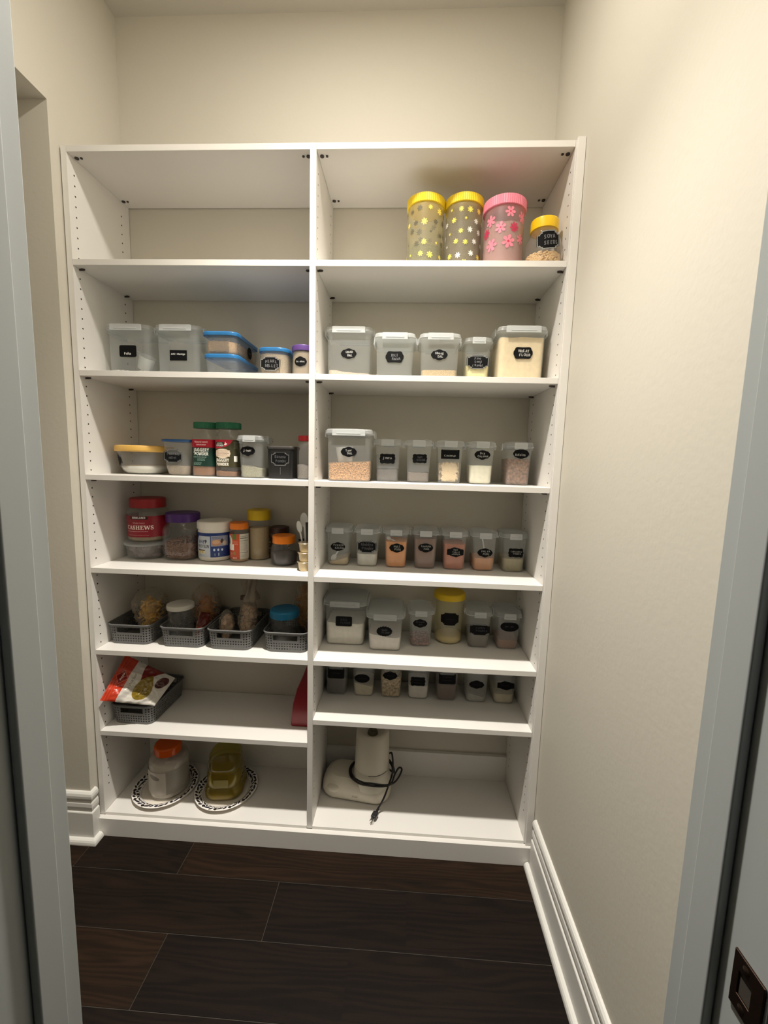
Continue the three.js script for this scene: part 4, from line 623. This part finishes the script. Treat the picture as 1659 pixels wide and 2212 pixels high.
// yellow-lidded jar among the boxes of the fifth shelf
{
  const x = 0.513, z = -0.236, t = thing('round_jar', 'tall clear jar with a flat yellow lid and a black plaque, between the snap-lid boxes', 'jar', [x, Y[6], z]);
  mesh('body', jarWall(0.0535, 0.186, 0.052, 0.01), std(lin(0.93, 0.9, 0.72), 0.25, { transmission: 0.84, thickness: 0, ior: 1.4 }), t); mesh('lid', smoothLid(0.0625, 0.026, 0.005).translate(0, 0.178, 0), plastic(0.75, 0.5, 0.01, 0.4), t);
  sticker(t, ck('plaque', ['~'], 0, 0.1, 0.076, 0.05, { R: 0.0545, chalk: '#1d1d20' }), m => { m.position.set(0.0545 * Math.sin(-0.02), 0.106, 0.0545 * Math.cos(0.02)); m.rotation.y = -0.02; });
  const o = mesh('pale_flour', fill(0.0535, 0.03, 0.002, 0.01), food('soft', 0.78, 0.66, 0.44)); o.position.set(x, Y[6], z); tag(o, 'pale flour low in the tall yellow-lidded jar', 'flour', 'stuff');
}

// ------------------------------------------------------------------ woven baskets
function basketGeo(w, d, h) {
  const nu = 148, nv = 15, pos = [], idx = [], flare = v => 1 + 0.075 * (v / nv), ringAt = (v, off) => ring(w * flare(v) - off * 2, d * (1 + 0.05 * v / nv) - off * 2, 0.026, nu);
  for (const off of [0, 0.0022]) for (let v = 0; v <= nv; v++) for (const [x, z] of ringAt(v, off)) pos.push(x, v / nv * h, z);
  const A = (v, u) => v * nu + (u + nu) % nu, B = (v, u) => A(v, u) + (nv + 1) * nu;
  const open = (v, u) => { const s = ((u + nu / 2) % nu) - nu / 2, back = Math.abs(u - nu / 2); if (v < 2 || v > nv - 2) return false; if ((Math.abs(s + 0.5) < 9 || Math.abs(back - 0.5) < 9) && v > 8.5 && v < 12.5) return true; if ((Math.abs(s + 0.5) < 10.5 || Math.abs(back) < 10.5) && v > 7.5) return false; return v % 2 === 0 && (u + (v % 4 ? 0 : 0)) % 2 === 1; };
  const quad = (a, b, c, e) => idx.push(a, b, c, a, c, e);
  for (let v = 0; v < nv; v++) for (let u = 0; u < nu; u++) {
    if (open(v, u)) continue;
    quad(A(v, u), A(v, u + 1), A(v + 1, u + 1), A(v + 1, u)); quad(B(v, u + 1), B(v, u), B(v + 1, u), B(v + 1, u + 1));
    if (open(v, (u + 1) % nu)) quad(A(v, u + 1), B(v, u + 1), B(v + 1, u + 1), A(v + 1, u + 1));
    if (open(v, (u + nu - 1) % nu)) quad(B(v, u), A(v, u), A(v + 1, u), B(v + 1, u));
    if (v + 1 < nv && open(v + 1, u)) quad(A(v + 1, u), A(v + 1, u + 1), B(v + 1, u + 1), B(v + 1, u));
    if (v > 0 && open(v - 1, u)) quad(A(v, u + 1), A(v, u), B(v, u), B(v, u + 1));
  }
  const g = new THREE.BufferGeometry(); g.setAttribute('position', new THREE.Float32BufferAttribute(pos, 3)); g.setIndex(idx); const f = g.toNonIndexed(); f.computeVertexNormals(); f.setAttribute('uv', new THREE.Float32BufferAttribute(new Float32Array(f.attributes.position.count * 2), 2));
  return f;
}
const bw = 0.156, bd = 0.226, bh = 0.076, grey = plastic(0.125, 0.125, 0.122, 0.5);
const basketParts = { wall: basketGeo(bw, bd, bh), floor: loft([[0.0005, bw - 0.004, bd - 0.004, 0.024], [0.0025, bw - 0.003, bd - 0.003, 0.025]], {}), rim: tube(ring(bw * 1.075 + 0.004, bd * 1.05 + 0.004, 0.029, 60).map(([x, z]) => [x, bh, z]), 0.0032, 160, true) };
function basket(x, y, z, label, turn = 0) { const t = thing('woven_basket', label, 'basket', [x, y + 0.0006, z], turn, 'grey woven plastic baskets'); mesh('wall', basketParts.wall, grey, t); mesh('floor', basketParts.floor, grey, t); mesh('rim', basketParts.rim, grey, t); return t; }
basket(-0.7075, Y[6], -0.171, 'grey woven plastic basket holding a bag of golden chips, leftmost of four');
basket(-0.502, Y[6], -0.166, 'grey woven plastic basket with a white-lidded jar and a red packet');
basket(-0.319, Y[6], -0.164, 'grey woven plastic basket with two crumpled clear bags, second from the divider');
basket(-0.106, Y[6], -0.166, 'grey woven plastic basket with a blue-lidded jar, next to the divider');
basket(-0.7035, Y['7L'], -0.163, 'grey woven plastic basket under a red and white snack packet, alone on the lower shelf', -0.02);

// crumpled bags: a displaced blob of film round a lumpy filling
function blob(rx, ry, rz, amp, s, { pinch = 0, freq = 3, cut = -1 } = {}) {
  const g = new THREE.SphereGeometry(1, 72, 48), p = g.attributes.position;
  for (let i = 0; i < p.count; i++) {
    let x = p.getX(i), y = p.getY(i), z = p.getZ(i); const crease = 1 + amp * (1 - 2 * Math.abs(noise.noise(x * freq + s, y * freq, z * freq))) + amp * 0.6 * noise.noise(x * freq * 2.7, y * freq * 2.7 + s, z * freq * 2.7) + amp * 0.5 * Math.abs(noise.noise(x * freq * 5, y * freq * 5, z * freq * 5 + s));
    x *= crease; z *= crease; y = Math.max(y * (0.9 + 0.1 * crease), cut); const up = Math.max(0, (y + 0.1) / 1.1), k = 1 - pinch * Math.pow(up, 0.8); p.setXYZ(i, x * rx * k, y * ry, z * rz * k);
  }
  g.computeVertexNormals(); return g;
}
function shards(rx, ry, rz, n, kind, s) {
  const gs = [], curl = new THREE.CylinderGeometry(0.012, 0.014, 0.007, 12, 1, true, 0, 3), stick = new THREE.CapsuleGeometry(0.0017, 0.03, 2, 6), chunk = new THREE.DodecahedronGeometry(0.011, 0);
  for (let i = 0; i < n; i++) {
    const a = rnd() * 6.283, b = Math.acos(2 * rnd() - 1), q = 0.55 + 0.45 * Math.sqrt(rnd()), g = (kind === 'curl' ? curl : kind === 'stick' ? stick : chunk).clone(), k = 0.6 + rnd() * 0.7;
    g.scale(k, kind === 'stick' ? 1 : k * (0.6 + rnd() * 0.6), k); g.rotateX(rnd() * 6); g.rotateY(rnd() * 6); g.rotateZ(rnd() * 6); g.translate(rx * q * Math.sin(b) * Math.cos(a), ry * q * Math.cos(b), rz * q * Math.sin(b) * Math.sin(a)); gs.push(g);
  }
  const coreG = new THREE.SphereGeometry(1, 20, 14).scale(rx * 0.72, ry * 0.75, rz * 0.72); gs.push(coreG); return merge(gs);
}
function snackBag(label, at, r, rot, kind, n, fillMat, filmOpt = {}) {
  const t = thing('snack_bag', label, 'snack bag', at, rot), g = blob(r[0] * 1.12, r[1], r[2] * 1.12, 0.22, at[0] * 40, filmOpt);
  mesh('film', g, film, t);
  mesh('filling', shards(r[0] * 0.82, r[1] * 0.72, r[2] * 0.82, n, kind, at[0]).translate(0, -r[1] * 0.16, 0), fillMat, t);
  return t;
}
snackBag('clear bag of golden chips standing in the leftmost basket', [-0.694, Y[6] + 0.098, -0.175], [0.044, 0.086, 0.054], 0.3, 'curl', 190, std(lin(0.85, 0.52, 0.08), 0.45), { pinch: -0.3, freq: 3.4 });
snackBag('loose bag of brown chips behind the white-lidded jar', [-0.49, Y[6] + 0.102, -0.225], [0.044, 0.094, 0.032], 0.2, 'stick', 150, std(lin(0.62, 0.25, 0.05), 0.5), { freq: 3.4 });
snackBag('crumpled clear bag low at the left of its basket', [-0.36, Y[6] + 0.068, -0.128], [0.022, 0.055, 0.034], 0.4, 'chunk', 50, std(lin(0.50, 0.34, 0.23), 0.5), { freq: 3.2 });
snackBag('tall bag of brown noodle snacks standing against the divider', [-0.072, Y[6] + 0.138, -0.218], [0.03, 0.13, 0.042], 0, 'stick', 220, std(lin(0.60, 0.29, 0.06), 0.5), { freq: 3.2 });
snackBag('clear bag twisted up to a tall neck in its basket', [-0.286, Y[6] + 0.092, -0.165], [0.031, 0.086, 0.05], 0.2, 'chunk', 80, std(lin(0.56, 0.40, 0.28), 0.5), { pinch: 0.35, freq: 3 });
{ const t = scene.children.at(-1); const neck = new THREE.CylinderGeometry(0.02, 0.026, 0.12, 26, 14, true), p = neck.attributes.position; for (let i = 0; i < p.count; i++) { const a = Math.atan2(p.getZ(i), p.getX(i)), y = p.getY(i), k = 1 + 0.3 * Math.sin(a * 5 + y * 60) + 0.2 * Math.sin(y * 90); p.setXYZ(i, p.getX(i) * k - y * 0.06, y, p.getZ(i) * k); } neck.computeVertexNormals(); mesh('twisted_neck', neck.translate(0.004, 0.125, 0), std(lin(0.5, 0.42, 0.33), 0.3, { transmission: 0.45, thickness: 0 }), t); mesh('brown_tie', rbox(0.018, 0.02, 0.008, 0.003, -0.02, 0.078, 0.012), plastic(0.06, 0.03, 0.02), t); }
{
  const t = thing('round_jar', 'clear jar with a wide white lid leaning in its basket', 'jar', [-0.532, Y[6] + 0.004, -0.108]); t.rotation.z = 0.0;
  mesh('body', jarWall(0.0455, 0.132, 0.042), pet, t); mesh('lid', smoothLid(0.049, 0.018, 0.003).translate(0, 0.129, 0), plastic(0.72, 0.69, 0.62, 0.45), t);
  const s = spoon('thin dark stick slanting inside the white-lidded jar', [-0.512, Y[6] + 0.05, -0.09], [0, 0, 0.82], 0.07, plastic(0.05, 0.04, 0.03), 0.4); s.name = 'stirring_stick'; s.userData.category = 'stick';
}
{
  const t = thing('round_jar', 'clear jar with a bright blue lid standing in the basket by the divider', 'jar', [-0.126, Y[6] + 0.004, -0.113]);
  mesh('body', jarWall(0.05, 0.12, 0.047), pet, t); mesh('lid', smoothLid(0.055, 0.029, 0.006).translate(0, 0.114, 0), plastic(0.01, 0.18, 0.36, 0.3), t);
  const o = mesh('jar_scraps', fill(0.05, 0.05, 0.008), food('flake', 0.12, 0.11, 0.09)); o.position.copy(t.position); tag(o, 'dark scraps in the bottom of the blue-lidded jar', 'snack', 'stuff');
}
// a pillow-shaped packet between four corners, bulging by thick; print on its front
function pillow(P, thick, s, amp = 0.004, nx = 56, ny = 40) {
  const [a, b, c, d] = P.map(p => new THREE.Vector3(...p)), n = new THREE.Vector3().crossVectors(b.clone().sub(a), d.clone().sub(a)).normalize(), pos = [], uv = [], idx = [];
  for (const f of [1, -1]) for (let j = 0; j <= ny; j++) for (let i = 0; i <= nx; i++) {
    const u = i / nx, v = j / ny, q = a.clone().multiplyScalar((1 - u) * (1 - v)).addScaledVector(b, u * (1 - v)).addScaledVector(c, u * v).addScaledVector(d, (1 - u) * v);
    const e = Math.pow(Math.max(0, 16 * u * (1 - u) * v * (1 - v)), 0.55), edge = Math.min(u, 1 - u, v, 1 - v) < 1e-6 ? 0 : 1;
    const cr = amp * (1 - 2 * Math.abs(noise.noise(u * 5 + s, v * 4, s))) + amp * 0.5 * noise.noise(u * 13, v * 11, s + 3) + (u < 0.16 ? amp * 0.35 * Math.sin(u * 190) : 0);
    q.addScaledVector(n, f * thick * e * edge + cr * (0.3 + e)); pos.push(q.x, q.y, q.z); uv.push(u, v);
  }
  const m = (nx + 1) * (ny + 1);
  for (const o of [0, m]) for (let j = 0; j < ny; j++) for (let i = 0; i < nx; i++) { const A = o + j * (nx + 1) + i, B = A + 1, C = A + nx + 1, D = C + 1; o ? idx.push(A, D, B, A, C, D) : idx.push(A, B, D, A, D, C); }
  const g = new THREE.BufferGeometry(); g.setAttribute('position', new THREE.Float32BufferAttribute(pos, 3)); g.setAttribute('uv', new THREE.Float32BufferAttribute(uv, 2)); g.setIndex(idx); g.computeVertexNormals(); return g;
}
{
  const print = canvasTex(1024, 768, (c, w, h) => {
    c.fillStyle = '#d4cfc6'; c.fillRect(0, 0, w, h); c.fillStyle = '#c0371c'; c.fillRect(0, 0, w * 0.27, h);
    for (let i = 0; i < 5; i++) { c.fillStyle = i % 2 ? '#b83219' : '#cc4122'; c.fillRect(i * 26, 0, 26, h); }
    c.fillStyle = '#7a1410'; c.beginPath(); c.moveTo(w * 0.44, 0); c.bezierCurveTo(w * 0.44, h * 0.2, w * 0.47, h * 0.3, w * 0.5, h * 0.42); c.lineTo(w * 0.68, h * 0.2); c.lineTo(w * 0.8, 0); c.fill();
    c.fillStyle = '#4a1512'; c.beginPath(); c.ellipse(w * 0.86, h * 0.3, w * 0.09, h * 0.2, 0.3, 0, 7); c.fill();
    c.fillStyle = '#8a7322'; c.beginPath(); c.moveTo(w * 0.66, h * 0.2); c.bezierCurveTo(w * 0.5, h * 0.36, w * 0.44, h * 0.52, w * 0.47, h * 0.74); c.bezierCurveTo(w * 0.52, h * 0.96, w * 0.74, h * 0.96, w * 0.78, h * 0.74); c.bezierCurveTo(w * 0.8, h * 0.5, w * 0.72, h * 0.4, w * 0.66, h * 0.2); c.fill();
    c.lineWidth = 3; for (let i = 0; i < 260; i++) { const a = rnd() * 6.3, r = rnd(), x = w * 0.625 + Math.cos(a) * r * w * 0.13, y = h * 0.64 + Math.sin(a) * r * h * 0.24; c.strokeStyle = rnd() < 0.5 ? '#a8913a' : '#6a5416'; c.beginPath(); c.moveTo(x, y); c.quadraticCurveTo(x + 18, y - 16 + rnd() * 30, x + 34, y + (rnd() - 0.5) * 24); c.stroke(); }
    c.save(); c.translate(w * 0.155, h * 0.46); c.rotate(Math.PI / 4); c.strokeStyle = '#e09a80'; c.lineWidth = 5; c.fillStyle = '#8e1712'; c.fillRect(-82, -82, 164, 164); c.strokeRect(-82, -82, 164, 164); c.restore();
    c.save(); c.translate(w * 0.17, h * 0.46); c.rotate(-Math.PI / 2); text(c, 'noju', 0, 8, 62, '#eadfd4', 'bold italic'); c.restore();
    c.save(); c.translate(w * 0.375, h * 0.5); c.rotate(-Math.PI / 2); text(c, 'Nylon Sev', 0, 10, 60, '#2a241f', 'italic', 'serif'); c.restore();
  });
  const y = Y['7L'];
  const t = thing('snack_packet', 'shiny red and white packet printed Nylon Sev, lying on the lower basket', 'snack packet', [0, 0, 0]);
  mesh('pouch', pillow([[-0.786, y + 0.126, 0.008], [-0.612, y + 0.082, -0.046], [-0.585, y + 0.142, -0.145], [-0.764, y + 0.248, -0.112]], 0.015, 4.2, 0.008), std(0xffffff, 0.2, { map: print, clearcoat: 0.6, clearcoatRoughness: 0.15 }), t);
  // red pouch edge on against the divider
  const rb = thing('snack_pouch', 'dark red stand-up pouch seen edge on against the divider', 'snack packet', [-0.0135, y + 0.0006, 0]);
  const s = new THREE.Shape([[0, 0.0], [-0.074, 0.0], [-0.078, 0.006], [-0.07, 0.09], [-0.055, 0.15], [-0.03, 0.21], [-0.012, 0.26], [-0.004, 0.262], [0, 0.2]].map(p => new THREE.Vector2(...p)));
  mesh('pouch', new THREE.ExtrudeGeometry(s, { depth: 0.15, bevelEnabled: true, bevelSize: 0.002, bevelThickness: 0.006, bevelSegments: 3 }).translate(-0.0025, 0.002, -0.245), std(lin(0.22, 0.006, 0.012), 0.3), rb);
  // red packet with a paler side in the second basket
  const rp = thing('snack_packet', 'small red and tan packet beside the white-lidded jar', 'snack packet', [0, 0, 0]);
  mesh('pouch', pillow([[-0.474, Y[6] + 0.02, -0.095], [-0.43, Y[6] + 0.02, -0.09], [-0.434, Y[6] + 0.1, -0.15], [-0.478, Y[6] + 0.106, -0.15]], 0.014, 8.1, 0.004), std(0xffffff, 0.35, { map: canvasTex(128, 128, (c) => { c.fillStyle = '#5c1b12'; c.fillRect(0, 0, 128, 128); c.fillStyle = '#a07a58'; c.fillRect(0, 0, 24, 128); c.fillStyle = '#a84434'; c.fillRect(30, 76, 70, 40); c.fillStyle = '#cfc5bc'; c.beginPath(); c.ellipse(98, 92, 20, 14, 0, 0, 7); c.fill(); c.fillStyle = '#3a2622'; c.beginPath(); c.ellipse(98, 92, 12, 7, 0, 0, 7); c.fill(); }) }), rp);
}

// ------------------------------------------------------------------ bottom deck, left: paper plates
{
  const n = 40, print = canvasTex(2048, 256, (c, w, h) => {
    c.fillStyle = '#f1ece6'; c.fillRect(0, 0, w, h); const leaf = (x, y, a, b, r, col) => { c.save(); c.translate(x, y); c.rotate(r); c.fillStyle = col; c.beginPath(); c.moveTo(-a, 0); c.quadraticCurveTo(0, -b * 1.6, a, 0); c.quadraticCurveTo(0, b * 1.6, -a, 0); c.fill(); c.restore(); };
    for (let i = 0; i < n; i++) { const x = (i + 0.5) / n * w, col = ['#15131c', '#1c1a30', '#1d1a16', '#241f1c'][i % 4]; leaf(x, 62 + 10 * Math.sin(i * 1.7), 46, 20 + (i % 3) * 5, 1.2 + 0.5 * Math.sin(i * 2.1), col); leaf(x + 22, 148 + 12 * Math.sin(i * 2.7), 44, 16 + (i % 2) * 10, -0.9 + 0.6 * Math.sin(i), col); leaf(x + 4, 112, 12, 6, i, '#2c2622'); c.fillStyle = '#4a4038'; c.beginPath(); c.ellipse(x - 10, 190, 6, 9, 0.4, 0, 7); c.fill(); }
    c.fillStyle = '#8a7440'; c.fillRect(0, 226, w, 5);
  });
  const rimMat = std(0xffffff, 0.5, { map: print }), paper = std(lin(0.78, 0.72, 0.63), 0.6);
  const prof = [[0.123, 0.018], [0.1225, 0.0195], [0.116, 0.02], [0.106, 0.0178], [0.097, 0.0125], [0.09, 0.006], [0.0865, 0.0025]], rim = lathe(prof, 96), uv = rim.attributes.uv;
  for (let i = 0; i < uv.count; i++) { const q = Math.hypot(rim.attributes.position.getX(i), rim.attributes.position.getZ(i)); uv.setXY(i, uv.getX(i), Math.min(1, Math.max(0, (q - 0.0865) / 0.0365))); }
  const under = lathe([[0.0865, 0.0018], [0.09, 0.0053], [0.097, 0.0118], [0.106, 0.0171], [0.116, 0.0193], [0.123, 0.018]], 72), disc = lathe([[0.0001, 0.0003], [0.0855, 0.0003], [0.0865, 0.0018], [0.0865, 0.0025], [0.0855, 0.002], [0.0001, 0.002]], 64);
  const plate = (x, z, label) => { const t = thing('paper_plate', label, 'plate', [x, Y[8] + 0.0004, z], x * 3, 'patterned paper plates'); mesh('patterned_rim', rim, rimMat, t, 'white rim with dark leaf print'); mesh('centre', merge([disc, under]), paper, t); };
  plate(-0.632, -0.132, 'paper plate with a black leaf-print rim under the orange-lidded jar');
  plate(-0.379, -0.14, 'paper plate with a black leaf-print rim under the olive-filled plastic jar');
  const y = Y[8] + 0.0035;
  {
    const t = thing('round_jar', 'big clear jar with a glossy orange lid standing on the left paper plate', 'jar', [-0.617, y, -0.133]);
    mesh('body', lathe([[0.0001, 0.0008], [0.06, 0.0008], [0.072, 0.004], [0.0755, 0.012], [0.075, 0.14], [0.072, 0.153], [0.062, 0.164], [0.051, 0.168], [0.048, 0.178]], 64), pet, t); mesh('lid', smoothLid(0.0515, 0.034, 0.006).translate(0, 0.168, 0), plastic(0.72, 0.11, 0.008, 0.22), t);
    mesh('paper_label', ...band(0.0759, 0.028, 0.122, 3.3, (c, w, h) => { c.fillStyle = '#c9c1b6'; c.fillRect(0, 0, w, h); c.fillStyle = '#b4aca0'; c.fillRect(0, 0, 90, h); c.fillStyle = '#9a9488'; c.fillRect(w - 200, 0, 200, h); scrib(c, w - 190, 30, 150, 13, 16, '#7c776c', 3); c.fillStyle = '#8d8076'; c.beginPath(); c.ellipse(w * 0.42, 60, 50, 26, 0.3, 0, 7); c.fill(); }, 512, 256), t);
    const o = mesh('white_granules', fill(0.074, 0.142, 0.004, 0.012), food('soft', 0.66, 0.60, 0.52)); o.position.copy(t.position); tag(o, 'whitish granules in the big orange-lidded jar', 'granules', 'stuff');
  }
  {
    const t = thing('plastic_jar', 'squat stepped clear plastic jar of olive green oil on the right paper plate', 'jar', [-0.383, y, -0.148]); t.rotation.y = 0.12;
    const secs = [[0.001, 0.118, 0.118, 0.04], [0.004, 0.14, 0.14, 0.046], [0.014, 0.152, 0.152, 0.05], [0.034, 0.152, 0.152, 0.05], [0.039, 0.137, 0.137, 0.046], [0.044, 0.145, 0.145, 0.048], [0.05, 0.129, 0.129, 0.043], [0.056, 0.137, 0.137, 0.045], [0.098, 0.133, 0.133, 0.044], [0.103, 0.12, 0.12, 0.04], [0.109, 0.128, 0.128, 0.042], [0.115, 0.115, 0.115, 0.042], [0.122, 0.124, 0.124, 0.046], [0.128, 0.128, 0.128, 0.055], [0.168, 0.122, 0.122, 0.055], [0.182, 0.1, 0.1, 0.049]];
    mesh('body', loft(secs, { n: 96 }), std(lin(0.8, 0.74, 0.36), 0.08, { transmission: 0.96, thickness: 0, ior: 1.45 }), t);
    mesh('lid_rim', loft([[0.124, 0.13, 0.13, 0.052], [0.1265, 0.139, 0.139, 0.056], [0.129, 0.13, 0.13, 0.052]], { bottom: false, top: false }), pet, t);
    mesh('label_panel', rbox(0.058, 0.034, 0.002, 0.0008, 0, 0.076, 0.0705), std(lin(0.36, 0.3, 0.1), 0.25), t);
    const o = mesh('olive_oil', loft(secs.slice(0, 12).map(([a, w, d, r]) => [a + 0.0015, w - 0.005, d - 0.005, r - 0.002]), { n: 96 }), std(lin(0.34, 0.26, 0.035), 0.12, { clearcoat: 0.4 })); o.position.copy(t.position); o.rotation.y = 0.12; tag(o, 'olive green oil in the squat stepped plastic jar', 'oil', 'stuff');
  }
}
// ------------------------------------------------------------------ bottom deck, right: blender base with its cord
{
  const t = thing('blender_base', 'cream kitchen mixer base with a round motor tower and black cord', 'mixer', [0.158, Y[8] + 0.0004, -0.188], -0.13), cream = plastic(0.70, 0.65, 0.54, 0.38);
  const foot = loft([[0.006, 0.262, 0.12, 0.05], [0.009, 0.276, 0.136, 0.056], [0.022, 0.286, 0.146, 0.062], [0.046, 0.282, 0.143, 0.062], [0.066, 0.27, 0.134, 0.06], [0.082, 0.25, 0.122, 0.056], [0.09, 0.22, 0.1, 0.046]], { n: 120 });
  mesh('base', foot, cream, t);
  mesh('motor_tower', lathe([[0.0765, 0.055], [0.0745, 0.09], [0.0715, 0.126], [0.0714, 0.1275], [0.07, 0.128], [0.07, 0.1293], [0.0712, 0.13], [0.0695, 0.19], [0.067, 0.268], [0.0655, 0.278], [0.061, 0.285], [0.052, 0.2855], [0.045, 0.281], [0.036, 0.272], [0.026, 0.266], [0.0001, 0.265]], 72).translate(0.062, 0, 0.0), cream, t);
  mesh('drive_coupling', merge([new THREE.CylinderGeometry(0.019, 0.022, 0.012, 24).translate(0.062, 0.271, 0), new THREE.CylinderGeometry(0.01, 0.012, 0.014, 6).translate(0.062, 0.278, 0)]), plastic(0.12, 0.1, 0.06, 0.5), t);
  mesh('seam', new THREE.TorusGeometry(0.0712, 0.0011, 8, 40, 1.15).rotateX(Math.PI / 2).rotateY(-0.42).translate(0.062, 0.1287, 0.0), core, t);
  mesh('knob', new THREE.SphereGeometry(0.027, 32, 20).scale(1, 0.62, 0.85).translate(-0.082, 0.05, 0.062), cream, t); mesh('knob_gap', new THREE.TorusGeometry(0.026, 0.001, 8, 24, 1.6).rotateY(-0.25).rotateX(-0.7).rotateZ(-0.5).translate(-0.078, 0.048, 0.066), core, t);
  const name = mesh('brand_print', new THREE.PlaneGeometry(0.026, 0.009), std(0xffffff, 0.5, { map: canvasTex(192, 64, (c, w, h) => { c.fillStyle = '#d9d2c2'; c.fillRect(0, 0, w, h); text(c, 'Preethi', w / 2, 46, 46, '#3a342c', 'bold italic'); }) }), t); name.position.set(0.008, 0.03, 0.0732); name.rotation.x = 0.03;
  for (const [x, z] of [[-0.1, 0.045], [0.1, 0.045], [-0.1, -0.045], [0.1, -0.045]]) mesh('rubber_foot', new THREE.CylinderGeometry(0.011, 0.011, 0.0065, 16).translate(x, 0.0033, z), plastic(0.02, 0.02, 0.02), t);
  const black = plastic(0.012, 0.011, 0.012, 0.4), inv = p => { const v = new THREE.Vector3(p[0], p[1] + Y[8], p[2]); t.updateMatrixWorld(true); return t.worldToLocal(v).toArray(); };
  const loop = (k, dy) => { const o = []; for (let i = 0; i <= 18; i++) { const a = i / 18 * 6.283 + 0.4; o.push([0.219 + (0.086 + k) * Math.sin(a), 0.099 + dy + 0.006 * Math.sin(a + 1), -0.182 + (0.084 + k) * Math.cos(a)]); } return o; };
  const path = [[0.29, 0.165, -0.2], [0.3, 0.185, -0.175], [0.306, 0.16, -0.155], [0.306, 0.12, -0.145], ...loop(0.0, 0.004).slice(3, 18), [0.285, 0.1, -0.105], [0.315, 0.1, -0.122], [0.338, 0.112, -0.155], [0.343, 0.122, -0.172], [0.333, 0.126, -0.172], [0.316, 0.116, -0.148], [0.297, 0.1, -0.108]];
  path.push(...loop(0.006, 0.0).slice(0, 17).reverse().slice(0, 14), [0.24, 0.096, -0.27], [0.28, 0.1, -0.255], [0.306, 0.104, -0.205], [0.303, 0.106, -0.15], [0.292, 0.1, -0.105], [0.277, 0.066, -0.084], [0.264, 0.04, -0.078], [0.2545, 0.025, -0.074]);
  mesh('cord', tube(path.map(inv), 0.0036, 420), black, t);
  const plug = mesh('plug', merge([new THREE.CylinderGeometry(0.0042, 0.0062, 0.02, 14).translate(0, 0.016, 0), rbox(0.021, 0.026, 0.017, 0.004, 0, -0.006, 0)]), black, t);
  plug.position.set(...inv([0.245, 0.0165, -0.055])); plug.rotation.set(-1.42, 0, -0.28);
  for (const [x, z, l] of [[-0.0055, 0.002, 0.017], [0.0055, 0.002, 0.017]]) mesh('prong', rbox(0.0016, l, 0.006, 0.0006, x, -0.018 - l / 2, z), steel, plug);
  mesh('prong', new THREE.CylinderGeometry(0.0022, 0.0022, 0.02, 12).translate(0, -0.028, -0.005), steel, plug);
}
atlasTex.needsUpdate = true;
scene.traverse(o => { if (o.isLight) o.castShadow = true; });
renderer.render(scene, camera);
